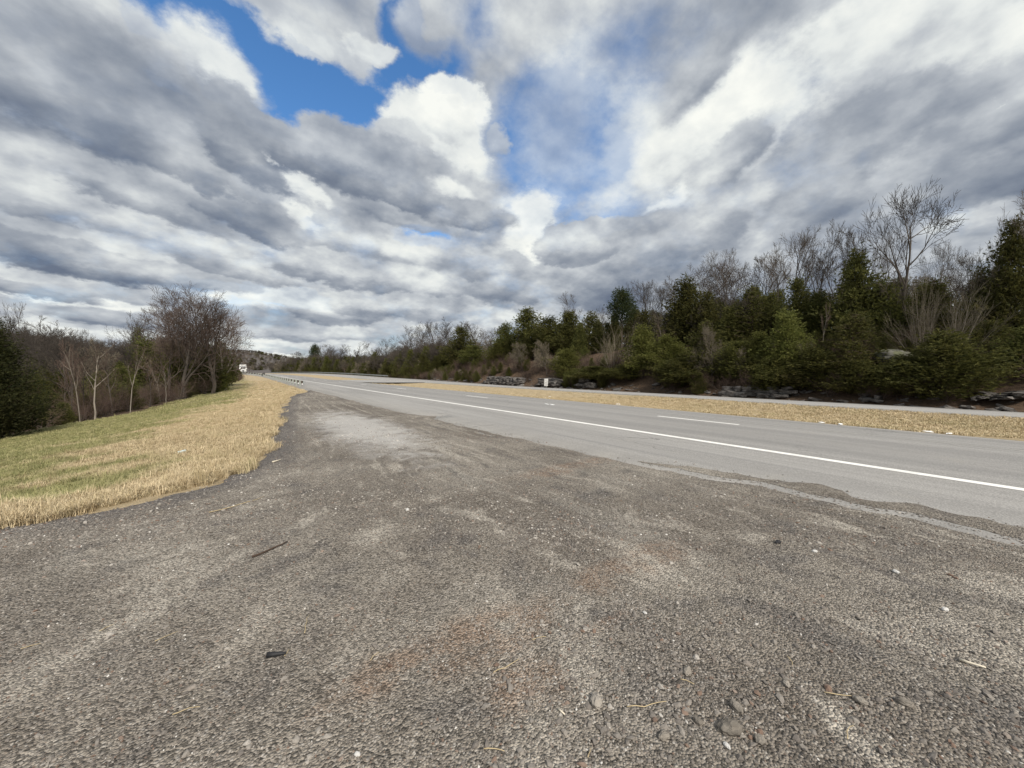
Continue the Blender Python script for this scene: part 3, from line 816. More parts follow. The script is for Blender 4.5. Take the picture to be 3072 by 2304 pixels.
# ------------------------------------------------------------------ trees
class Branches:
    def __init__(s, seed): s.r = random.Random(seed); s.trunk = MBT(); s.crown = MBT()
class MBT:
    """fast tapered tubes"""
    def __init__(s): s.V = []; s.F = []; s.n = 0
    def tube(s, P, rad, k):
        m = len(P)
        T = np.gradient(P, axis=0); T /= np.linalg.norm(T, axis=1)[:, None] + 1e-9
        ref = np.array([.31, .77, .2]) if abs(T[0][2]) > .7 else np.array([0, 0, 1.0])
        U = np.cross(T, ref); U /= np.linalg.norm(U, axis=1)[:, None] + 1e-9
        W = np.cross(T, U)
        a = np.arange(k) * 2 * np.pi / k
        ring = P[:, None, :] + rad[:, None, None] * (U[:, None, :] * np.cos(a)[None, :, None] + W[:, None, :] * np.sin(a)[None, :, None])
        s.V.append(ring.reshape(-1, 3))
        i = np.arange(m - 1)[:, None] * k; j = np.arange(k)[None, :]
        s.F.append(np.stack([i + j, i + (j + 1) % k, i + k + (j + 1) % k, i + k + j], -1).reshape(-1, 4) + s.n)
        s.n += m * k
    def mesh(s, name, m):
        return mesh_from(name, np.concatenate(s.V), np.concatenate(s.F), m, True)

def bare_tree(name, seed, style, bark, twig):
    """unit tree (height about 1, half width about the style's spread): returns trunk mesh, crown mesh"""
    r = random.Random(seed); tr, cr = MBT(), MBT()
    st = dict(oak=dict(fork=.34, r0=.018, ang=(24, 50), up=.20, lv=4, kids=(4, 6), ratio=.64, wig=.13),
              full=dict(fork=.22, r0=.02, ang=(24, 54), up=.15, lv=4, kids=(5, 7), ratio=.66, wig=.11),
              tall=dict(fork=.42, r0=.014, ang=(18, 40), up=.22, lv=4, kids=(4, 6), ratio=.60, wig=.11),
              fan=dict(fork=.07, r0=.0085, ang=(10, 24), up=.05, lv=3, kids=(6, 9), ratio=.55, wig=.05),
              slim=dict(fork=.40, r0=.013, ang=(25, 50), up=.15, lv=3, kids=(5, 8), ratio=.46, wig=.12),
              round=dict(fork=.14, r0=.016, ang=(28, 55), up=.12, lv=4, kids=(6, 9), ratio=.55, wig=.11),
              bush=dict(fork=.02, r0=.012, ang=(15, 55), up=.08, lv=3, kids=(6, 9), ratio=.55, wig=.18))[style]
    def grow(p, d, L, rad, lv):
        n = 7 if lv == 0 else (5 if lv < 3 else 3)
        P = [np.array(p)]; d = np.array(d, float)
        for i in range(n):
            d = d + np.array([r.gauss(0, st['wig']), r.gauss(0, st['wig']), r.gauss(0, st['wig'] * .6) + st['up'] * (.3 if lv == 0 else .35)])
            d /= np.linalg.norm(d)
            P.append(P[-1] + d * L / n)
        P = np.array(P); t = np.linspace(0, 1, n + 1)
        R_ = rad * (1 - t * .78)
        R_ = np.maximum(R_, .0011)
        (tr if lv <= 1 else cr).tube(P, R_, 7 if lv == 0 else (5 if lv == 1 else 3))
        if lv >= st['lv'] or L < .035: return
        k = r.randint(*st['kids']) + (2 if lv == 0 else 0)
        f = st['fork'] if lv == 0 else .18
        for q in range(k):
            tt = f + (1 - f) * (q + r.random()) / k
            i = min(int(tt * n), n - 1); fr = tt * n - i
            pos = P[i] * (1 - fr) + P[i + 1] * fr
            ax = P[i + 1] - P[i]; ax /= np.linalg.norm(ax)
            ang = R(r.uniform(*st['ang'])); az = q * 2.4 + r.uniform(-.6, .6)
            u = np.cross(ax, [.3, .8, .1]); u /= np.linalg.norm(u); w = np.cross(ax, u)
            nd = ax * math.cos(ang) + (u * math.cos(az) + w * math.sin(az)) * math.sin(ang)
            ll = L * st['ratio'] * (1.15 - .55 * tt) * r.uniform(.75, 1.2)
            grow(pos, nd, ll, max(rad * (1 - tt * .7) * .62, .0013), lv + 1)
    if style in ('fan', 'bush'):
        for q in range(r.randint(10, 12)):
            a = q * 2.4 + r.random(); ln = r.uniform(.1, 1.35)
            dd = np.array([math.cos(a) * ln, math.sin(a) * ln, 1.0]); dd /= np.linalg.norm(dd)
            sv = st['fork']; st['fork'] = .16
            grow((math.cos(a) * .01, math.sin(a) * .01, 0), dd, r.uniform(.72, .95) * (1.15 - .25 * ln), st['r0'] * r.uniform(.5, .8), 1)
            st['fork'] = sv
        if not tr.V: pass
    else:
        grow((0, 0, -.02), (r.uniform(-.06, .06), r.uniform(-.06, .06), 1), .82 if style != 'round' else .7, st['r0'], 0)
        if style in ('oak', 'tall', 'full'):      # a second leader
            grow((0, 0, .82 * st['fork'] * .8), (r.uniform(-.4, .4), r.uniform(-.4, .4), 1), .52, st['r0'] * .7, 1)
    Vz = np.concatenate(tr.V + cr.V); hmax = Vz[:, 2].max(); wmax = np.percentile(np.abs(Vz[:, :2]), 99)
    for g in (tr, cr): g.V = [v * np.array([.5 / wmax, .5 / wmax, 1 / hmax]) for v in g.V]
    return tr.mesh(name + '_trunk', bark), cr.mesh(name + '_crown', twig)

def conifer(name, seed, style, fol, bark, nb=170, ns=17, size=.05):
    """unit conifer, height 1, half width .5 before scaling"""
    r = np.random.default_rng(seed)
    tr = MBT()
    tz = np.linspace(-.02, .97, 9)
    wob = np.cumsum(r.normal(0, .006, (9, 2)), axis=0); wob[0] = 0
    TP = np.stack([wob[:, 0], wob[:, 1], tz], -1)
    tr.tube(TP, np.linspace(.02, .003, 9), 7)
    V = []; tint = []; nq = 0
    lob = r.uniform(0, 6.28, 4)
    for b in range(nb):
        h = {'cedar': .03 + .95 * r.random() ** .95, 'loose': .06 + .92 * r.random(), 'pine': .48 + .50 * r.random() ** .8, 'bushy': .02 + .93 * r.random()}[style]
        if style == 'pine': env = .5 * math.sin(min(1, (1.03 - h) / .5) * 2.2) * .9
        elif style == 'bushy': env = .5 * min(1, (1.02 - h) * 1.45) ** .75 * (.72 + .28 * min(1, h / .18))
        elif style == 'loose': env = .5 * min(1, (1.02 - h) * 1.25) ** .8
        else: env = .5 * min(1, (1.01 - h) * 1.2) ** .85 * (.66 + .34 * min(1, h / .16))
        az = r.uniform(0, 6.28)
        env *= 1 + .22 * math.sin(az * 2 + lob[0] + h * 5) + .16 * math.sin(az * 3 + lob[1] - h * 9) + .14 * math.sin(h * 23 + lob[2] + az)
        L = max(.03, env * r.uniform(.62, 1.12))
        upw = {'cedar': .55, 'loose': .15, 'pine': .25, 'bushy': .45}[style] * r.uniform(.5, 1.3)
        base = np.array([np.interp(h, tz, TP[:, 0]), np.interp(h, tz, TP[:, 1]), h])
        hz = .16 if style != 'pine' else .1
        dirv = np.array([math.cos(az), math.sin(az), 0])
        k = max(4, int(ns * (L / .4) ** .8))
        t = (np.arange(k) + r.random(k)) / k; t = .22 + .78 * t
        P = base + dirv * (t * L)[:, None]
        P[:, 2] += upw * t ** 1.6 * L * hz * 3.2 - .03 * t * (style == 'loose')
        if style == 'loose' or b % 3 == 0:
            bp = base + dirv * (np.linspace(0, .92, 4) * L)[:, None]; bp[:, 2] += upw * np.linspace(0, .92, 4) ** 1.6 * L * hz * 3.2
            tr.tube(bp, np.array([.004, .003, .002, .001]), 3)
        spread = (.035 + .085 * (1 - np.abs(t - .55))) * (1.0 if style != 'pine' else 1.2)
        P += r.normal(0, 1, (k, 3)) * spread[:, None] * np.array([.62, .62, .34])
        P[:, 2] = np.maximum(P[:, 2], .004)
        m = k * 4
        PP = np.repeat(P, 4, axis=0)
        D = dirv + r.normal(0, .62, (m, 3)); D[:, 2] = D[:, 2] * .5 + .22; D /= np.linalg.norm(D, axis=1)[:, None]
        SD = np.cross(D, r.normal(0, 1, (m, 3))); SD /= np.linalg.norm(SD, axis=1)[:, None] + 1e-9
        sz = (size * r.uniform(.6, 1.4, m))[:, None]
        A = PP - D * sz * .4
        Q = np.stack([A, A + D * sz * .6 + SD * sz * .15, A + D * sz * 1.5, A + D * sz * .55 - SD * sz * .15], 1)
        V.append(Q.reshape(-1, 3)); nq += m
        tint.append(np.repeat(np.repeat(np.clip(r.normal(.45, .28, k), 0, 1), 4), 4))
    V = np.concatenate(V); tint = np.concatenate(tint); Fc = np.arange(nq * 4).reshape(-1, 4)
    return tr.mesh(name + '_trunk', bark), mesh_from(name + '_foliage', V, Fc, fol, False, {'tint': tint})

TREES = {}
def variants(kind, maker, n): TREES[kind] = [maker(i) for i in range(n)]
variants('oak', lambda i: bare_tree('bare_tree', 300 + i, 'oak', M['bark'], M['twig']), 3)
variants('tall', lambda i: bare_tree('tall_bare_tree', 320 + i, 'tall', M['bark'], M['twig']), 3)
variants('full', lambda i: bare_tree('full_tree', 330 + i, 'full', M['bark'], M['twig_warm']), 2)
variants('fan', lambda i: bare_tree('fan_tree', 340 + i, 'fan', M['bark_pale'], M['twig_pale']), 2)
variants('slim', lambda i: bare_tree('slim_tree', 360 + i, 'slim', M['bark_pale'] if i % 2 == 0 else M['bark'], M['twig_red']), 4)
variants('round', lambda i: bare_tree('round_tree', 380 + i, 'round', M['bark'], M['twig_pale']), 2)
variants('bush', lambda i: bare_tree('bush', 400 + i, 'bush', M['twig'], M['twig_red']), 3)
variants('cedar', lambda i: conifer('cedar', 420 + i, 'cedar', M['cedar'], M['bark_dark'], 300, 26, .036), 4)
variants('olive', lambda i: conifer('olive_cedar', 440 + i, 'bushy', M['cedar_olive'], M['bark_dark'], 290, 26, .034), 3)
variants('loose', lambda i: conifer('loose_cedar', 460 + i, 'loose', M['cedar'], M['bark_dark'], 200, 20, .034), 2)
variants('bushy', lambda i: conifer('bushy_cedar', 480 + i, 'bushy', M['cedar'], M['bark_dark'], 310, 26, .034), 3)
variants('pine', lambda i: conifer('pine', 500 + i, 'pine', M['pine'], M['bark_dark'], 150, 24, .036), 1)
TREES['near_cedar'] = [conifer('near_cedar', 520, 'cedar', M['cedar_dark'], M['bark_dark'], 700, 46, .020)]

count = {}
def plant(kind, x, y, h, w, label, group=None, name=None, rz=None, lean=0.0, lean_dir=0.0, sink=.05, v=None):
    vs_ = TREES[kind]; i = count.get(kind, 0); count[kind] = i + 1
    tm, cm = vs_[(i if v is None else v) % len(vs_)]
    nm = name or {'oak': 'bare_tree', 'full': 'bare_tree', 'tall': 'bare_tree', 'fan': 'bare_tree', 'slim': 'slender_tree', 'round': 'bare_tree', 'bush': 'brush', 'cedar': 'cedar_tree',
                  'olive': 'cedar_tree', 'loose': 'cedar_tree', 'bushy': 'cedar_tree', 'pine': 'pine_tree', 'near_cedar': 'cedar_tree'}[kind]
    cat = {'bush': 'bush'}.get(kind, 'tree')
    e = empty(nm, (x, y, float(gz(x, y)) - sink), 0, label, cat, group)
    e.scale = (w, w, h)
    e.rotation_euler = (lean * math.cos(lean_dir), lean * math.sin(lean_dir), rz if rz is not None else (i * 2.399) % 6.283)
    if tm: obj('trunk', tm, e)
    obj('crown', cm, e)
    return e

K = 3072 / 2212
def spot(col, s0):
    """road offset s0 -> the point of that line that the photograph shows in column col (2212 px wide)"""
    a = math.atan((col * K - 1536) / F) + YAW
    y = s0 / math.tan(a)
    for _ in range(40):
        y = .5 * y + .5 * (s0 + float(bend(y))) / math.tan(a)
    return s0 + float(bend(y)), y
def depth(x, y): return y * cs + x * sn
def tree_at(kind, col, s0, top, wpx, label, group=None, **kw):
    x, y = spot(col, s0) if s0 is not None else kw.pop('xy')
    d = depth(x, y); z1 = CAMZ + (1117 - top * K) * d / F
    a = math.atan((col * K - 1536) / F)
    w = wpx * K * d / F * math.cos(a)
    if kind in ('cedar', 'bushy', 'olive', 'loose'): w *= 1.25
    if kind in ('oak', 'tall', 'fan', 'full'): w *= 1.22
    h = max(1.0, z1 - float(gz(x, y)))
    return plant(kind, x, y, h, w, label, group, **kw)

SKY = 'bare trees on the skyline beyond the far carriageway'
CED = 'cedars on the bank beyond the far carriageway'
# tall bare trees on the bank to the right, along the skyline
for k, col, s0, top, w, lab, kw in (
    ('tall', 1246, 58, 632, 70, 'thin bare tree poking above the cedars, left of the round-topped pine', {}),
    ('oak', 1398, 57, 603, 85, 'pale bare tree just right of the round-topped pine', {}),
    ('tall', 1448, 60, 590, 75, 'bare tree between the pale tree and the tall pointed cedar', {}),
    ('oak', 1513, 58, 560, 110, 'wide bare tree behind the tall pointed cedar', {}),
    ('oak', 1572, 56, 540, 130, 'bare tree with a broad domed crown behind dark-trunked cedar', {}),
    ('tall', 1632, 56, 538, 110, 'bare tree right of the broad domed bare crown', {}),
    ('oak', 1715, 53, 500, 140, 'tall spreading bare tree above the light green cedar', {}),
    ('tall', 1758, 54, 490, 120, 'highest of the bare trees above the light green cedar', {}),
    ('tall', 1800, 54, 520, 80, 'narrow bare tree right of the spreading bare pair', {}),
    ('tall', 1855, 55, 474, 110, 'bare tree left of the tallest tree, behind the peaked dark cedar', {}),
    ('oak', 1952, 49, 405, 205, 'tallest bare tree on the skyline, dark limbs leaning right', dict(lean=.10, lean_dir=1.5, v=0)),
    ('oak', 2050, 52, 555, 110, 'low bare tree right of the tallest tree', {}),
    ('tall', 2125, 54, 500, 90, 'faint bare tree left of the dark conifer at the frame edge', {}),
    ('oak', 2205, 47, 405, 170, 'bare tree reaching in above the dark conifer at the frame edge', {}),
    ('full', 1545, 60, 556, 95, 'fine-twigged bare crown left of the broad domed one', {}),
    ('oak', 1670, 57, 540, 85, 'bare crown left of the tall spreading pair', {}),
    ('oak', 1893, 54, 500, 90, 'slim bare crown just left of the tallest tree', {}),
    ('oak', 2020, 54, 520, 90, 'bare crown just right of the tallest tree', {}),
    ('oak', 2085, 53, 535, 90, 'thin bare crown between the tallest tree and the dark conifer', {}),
    ('oak', 2150, 55, 470, 90, 'bare crown rising behind the dark conifer', {}),
    ('oak', 1425, 60, 612, 70, 'bare crown behind the right shoulder of the round-topped pine', {}),
    ('oak', 1300, 60, 662, 60, 'low bare crown just left of the round-topped pine', {}),
    ('oak', 878, 52, 700, 100, 'leftmost wide bare crown beside the near end of the far guardrail', {}),
    ('oak', 935, 54, 690, 90, 'bare tree behind the lowest left cedars, second of its cluster', {}),
    ('tall', 978, 56, 684, 60, 'narrow bare tree rising behind a cedar, third of its cluster', {}),
    ('tall', 1028, 56, 690, 70, 'bare tree at the right of the cluster before the cedar wall', {}),
    ('oak', 1062, 56, 705, 60, 'small bare crown between two cedar tops', {}),
): tree_at(k, col, s0, top, w, lab, SKY, **kw)
# cedars and the pine behind
for k, col, s0, top, w, lab, kw in (
    ('cedar', 912, 46, 765, 40, 'small dark cedar at the left end of the cedar wall', {}),
    ('olive', 942, 46, 768, 46, 'bright green rounded cedar near the left end of the cedar wall', {}),
    ('cedar', 996, 49, 706, 66, 'broad cedar with a pointed top left of the rock ledge', {}),
    ('bushy', 1022, 46, 745, 60, 'dark bushy cedar left of the red brush', {}),
    ('cedar', 1090, 50, 700, 60, 'pointed cedar above the left rock ledge', {}),
    ('olive', 1076, 47, 740, 44, 'yellow-green cedar in front of the pointed one above the ledge', {}),
    ('cedar', 1142, 51, 667, 80, 'high pointed cedar left of the thin bare tree', {}),
    ('bushy', 1188, 52, 684, 80, 'cedar with a flat dark top above the white sign', {}),
    ('cedar', 1232, 52, 673, 70, 'cedar just right of the white sign, behind the low trees', {}),
    ('loose', 1272, 51, 672, 70, 'open cedar left of the round-topped pine', {}),
    ('pine', 1342, 52, 627, 72, 'tall pine with a rounded tufted top', {}),
    ('cedar', 1392, 51, 668, 54, 'cedar tucked against the right side of the pine', {}),
    ('cedar', 1481, 50, 606, 110, 'tall pointed cedar with layered branches in the middle of the bank', {}),
    ('cedar', 1524, 50, 632, 80, 'shoulder-high cedar right of the tall pointed one', {}),
    ('loose', 1626, 49, 615, 120, 'dark-trunked open cedar with a ragged top', {}),
    ('cedar', 1590, 51, 655, 70, 'dark cedar between the layered and the dark-trunked cedars', {}),
    ('cedar', 1716, 49, 600, 90, 'dark cedar behind the light green one', {}),
    ('bushy', 1768, 49, 628, 90, 'bushy dark cedar under the spreading bare pair', {}),
    ('cedar', 1844, 48, 545, 125, 'peaked dark cedar left of the tallest tree', {}),
    ('bushy', 1905, 48, 610, 110, 'dark cedar at the foot of the tallest tree', {}),
    ('loose', 2010, 49, 600, 120, 'dim cedar behind the spreading pale twigs', {}),
    ('cedar', 2178, 47, 480, 150, 'big dark conifer at the right frame edge', {}),
    ('loose', 2110, 48, 570, 100, 'outflung dark cedar branches left of the big conifer', {}),
    ('bushy', 2215, 43, 700, 130, 'dark bushy cedar low at the right frame edge', {}),
    ('bushy', 2140, 45, 690, 120, 'dark cedar below the big conifer', {}),
): tree_at(k, col, s0, top, w, lab, CED, **kw)
# the front row
for k, col, s0, top, w, lab, kw in (
    ('round', 1127, 43.5, 736, 62, 'low brown bare tree above the gap between the rock ledges', {}),
    ('round', 1182, 42.5, 730, 56, 'rounded bare sapling straight behind the white sign', {}),
    ('olive', 1222, 42, 752, 60, 'yellowish bushy cedar right of the white sign', {}),
    ('fan', 1322, 43, 690, 105, 'pale bare tree spreading like a fan from its base', dict(v=0)),
    ('bushy', 1285, 41.5, 790, 90, 'low dark cedar below the fan-shaped bare tree', {}),
    ('olive', 1388, 43, 700, 70, 'tall olive cedar right of the fan-shaped bare tree', {}),
    ('bushy', 1352, 42, 785, 80, 'dark bushy cedar above the brown bare bank', {}),
    ('olive', 1440, 43, 722, 80, 'wide yellow-green cedar in the middle of the front row', {}),
    ('bushy', 1475, 41.2, 770, 120, 'dark cedar hanging over the right end of the bare bank', {}),
    ('loose', 1530, 42.5, 690, 90, 'thin olive tree with pale twigs, left of the rubble', dict(v=1)),
    ('fan', 1735, 41.5, 720, 70, 'tan twiggy bush right of the light green cedar', {}),
    ('round', 1610, 41.6, 745, 60, 'grey twiggy bush above the stone rubble', {}),
    ('round', 1540, 41.0, 690, 90, 'twiggy bare tree mixed with the thin olive tree', {}),
    ('bushy', 1590, 42, 735, 90, 'olive-dark cedar above the stone rubble', {}),
    ('olive', 1640, 43, 715, 70, 'dull olive cedar left of the light green one', {}),
    ('olive', 1698, 42, 668, 98, 'light green cedar standing out in the front row', dict(v=1)),
    ('bushy', 1665, 40.6, 770, 110, 'dark low cedar in front of the light green one', {}),
    ('bushy', 1760, 41, 745, 130, 'dark spreading cedar right of the light green one', {}),
    ('loose', 1838, 42, 672, 150, 'open olive cedar with bare side branches left of the boulder', dict(v=0)),
    ('bushy', 1850, 40.5, 775, 130, 'dark cedar below the open olive one', {}),
    ('bushy', 2040, 40.3, 712, 205, 'huge dark cedar bush close to the far carriageway', {}),
    ('bushy', 1950, 40.6, 765, 120, 'dark cedar bush below the boulder', {}),
    ('fan', 1988, 43.5, 592, 150, 'bare multi-stemmed tree with tan twigs behind the boulder', dict(v=1)),
    ('fan', 2058, 44, 585, 210, 'wide bare tree with tan twigs swept to the right', dict(v=0)),
    ('slim', 1775, 45, 648, 36, 'small white-limbed sapling among dark cedars', {}),
    ('slim', 1862, 39.6, 795, 30, 'lone thin stem in front of the dark cedars', {}),
    ('slim', 1424, 44.5, 690, 34, 'thin pale stem above the bare brown bank', {}),
): tree_at(k, col, s0, top, w, lab, 'front row on the bank', **kw)
# smaller growth at the foot of the bank
for col, s0, top, w, lab in (
    (1035, 40.5, 780, 40, 'reddish brush beside the left rock ledge'), (1260, 40.3, 808, 34, 'brown brush right of the white sign'),
    (1560, 40, 800, 80, 'brown tangled brush left of the stone rubble'), (1620, 40, 790, 70, 'brown brush over the stone rubble'),
    (1510, 40.2, 800, 60, 'dark brush at the right end of the bare brown bank'), (1140, 40.4, 812, 34, 'russet brush between the rock ledges'),
    (1905, 39.8, 820, 70, 'dim brush beside the lone thin stem'), (890, 42, 775, 40, 'russet brush left of the cedar wall'),
    (868, 42, 770, 40, 'brown brush by the near end of the far guardrail')): tree_at('bush', col, s0, top, w, lab, 'brush at the foot of the bank')

# trees farther along the right side, one by one until they merge into the far wood
ORD = 'first second third fourth fifth sixth seventh eighth ninth tenth eleventh twelfth thirteenth fourteenth fifteenth sixteenth seventeenth eighteenth nineteenth twentieth'.split()
seen = {}
for i, yy in enumerate(np.arange(128, 296, 4.5)):
    s0 = 42 + (i * 37 % 11) * .8; x = s0 + float(bend(yy))
    kind = ['oak', 'cedar', 'round', 'oak', 'bush', 'tall', 'cedar'][i % 7] if i % 5 else 'bushy'
    hh = {'oak': 14, 'tall': 15, 'cedar': 9.5, 'round': 9, 'bush': 7, 'bushy': 8.5}[kind] * (1 + .16 * math.sin(i * 2.3)) * (1 - .6 * float(sstep(235, 292, yy)))
    conif = kind in ('cedar', 'bushy')
    sort = 'dark cedar' if conif else 'patch of brown brush' if kind == 'bush' else 'grey-brown bare tree'
    seen[sort] = seen.get(sort, -1) + 1
    plant(kind, x, float(yy), hh, hh * (.5 if conif else .85), '%s %s from the near end of the far guardrail' % (ORD[seen[sort]], sort), 'edge of the far wood')
# lone taller pine above the far wood
plant('pine', 47 + float(bend(235)), 235, 17, 6, 'lone conifer sticking up out of the far wood', None)

# left side, below the grass bank
GL = 'trees at the foot of the grass bank'
def left(kind, col, base, top, wpx, y, lab, **kw):
    a = math.atan((col * K - 1536) / F) + YAW
    x = y * math.tan(a); d = depth(x, y)
    z1 = CAMZ + (1117 - top * K) * d / F
    w = wpx * K * d / F * math.cos(a - YAW)
    h = max(1.0, z1 - float(gz(x, y)))
    plant(kind, x, y, h, w, lab, GL, **kw)
left('near_cedar', -22, 0, 684, 290, 32, 'dense dark green cedar at the left frame edge, on the grass bank', name='cedar_tree')
for kind, col, top, wpx, y, lab, kw in (
    ('slim', 152, 735, 70, 43, 'leftmost slim pale trunk beside the dense cedar', {}),
    ('slim', 170, 730, 90, 42, 'slim pale trunk, tallest of the pair right of the dense cedar', {}),
    ('slim', 183, 745, 80, 45, 'slim crooked trunk just behind the pale pair', {}),
    ('slim', 202, 725, 110, 43.5, 'forked pale trunk, right of the pair by the dense cedar', {}),
    ('slim', 240, 745, 120, 49, 'slim tree with long bare side branches', {}),
    ('slim', 279, 742, 85, 48, 'single straight pale-stemmed tree on the edge of the grass', dict(v=0)),
    ('slim', 322, 770, 60, 54, 'short leaning stem right of the single pale tree', {}),
    ('slim', 358, 780, 55, 57, 'thin stem in brown brush below the big bare tree', {}),
    ('full', 398, 614, 245, 63, 'big bare tree with wide crown beside the road bank', dict(v=0)),
    ('full', 458, 616, 255, 68, 'big bare tree, right half of the largest crown on the left', dict(v=1)),
    ('full', 365, 668, 150, 66, 'bare tree filling the left shoulder of the big crown', {}),
    ('full', 486, 660, 150, 78, 'bare tree with drooping limbs at the right of the big crown', {}),
    ('oak', 305, 668, 120, 74, 'pale thin bare tree left of the big crown', {}),
    ('bushy', 318, 730, 120, 72, 'dark cedar behind the single pale-stemmed tree', {}),
    ('bushy', 372, 740, 110, 76, 'dark cedar under the left of the big bare crown', {}),
    ('cedar', 300, 705, 60, 84, 'pointed dark cedar left of the big bare crown', {}),
    ('bushy', 448, 745, 100, 74, 'dark cedar under the right of the big bare crown', {}),
    ('bushy', 478, 735, 70, 86, 'dark cedar closing the tree line beside the white truck', {}),
    ('bushy', 462, 775, 70, 72, 'low dark cedar beside the guardrail grass', {}),
    ('bushy', 262, 790, 90, 62, 'dark cedar behind the slim trunks', {}),
    ('bushy', 220, 800, 100, 56, 'low dark cedar between slim trunks', {}),
    ('bush', 330, 805, 110, 58, 'brown brush at the grass edge below the big crown', {}),
    ('bush', 385, 800, 100, 62, 'russet brush left of the big trunk', {}),
    ('bush', 440, 800, 80, 68, 'russet brush right of the big trunk', {}),
    ('bush', 496, 792, 34, 100, 'russet brush at the end of the grass bank by the guardrail', {}),
    ('bush', 512, 808, 18, 112, 'low dry brush beside the far guardrail posts', {}),
    ('bush', 215, 790, 110, 50, 'grey brush among the slim trunks', {}),
    ('oak', 55, 650, 150, 62, 'grey bare tree rising above the dense cedar', {}),
    ('oak', 20, 668, 140, 58, 'grey bare tree at the left edge behind the dense cedar', {}),
    ('oak', 128, 700, 120, 70, 'grey bare tree right of the one above the dense cedar', {}),
    ('oak', 180, 708, 110, 80, 'grey bare crown above the slim trunks', {}),
    ('bush', 175, 800, 120, 45, 'brown brush between the slim pale trunks', {}),
    ('bush', 250, 800, 110, 50, 'tangled russet brush left of the single pale-stemmed tree', {}),
    ('bush', 295, 810, 90, 52, 'tangled brush right of the single pale-stemmed tree', {}),
    ('slim', 136, 760, 70, 46, 'thin grey stem half hidden by the dense cedar', {}),
    ('slim', 345, 760, 80, 60, 'crooked thin tree in front of the dark cedars at left', {}),
    ('round', 232, 722, 100, 84, 'low grey bare crown in the dip of the left tree line', {}),
): left(kind, col, 0, top, wpx, y, lab, **kw)

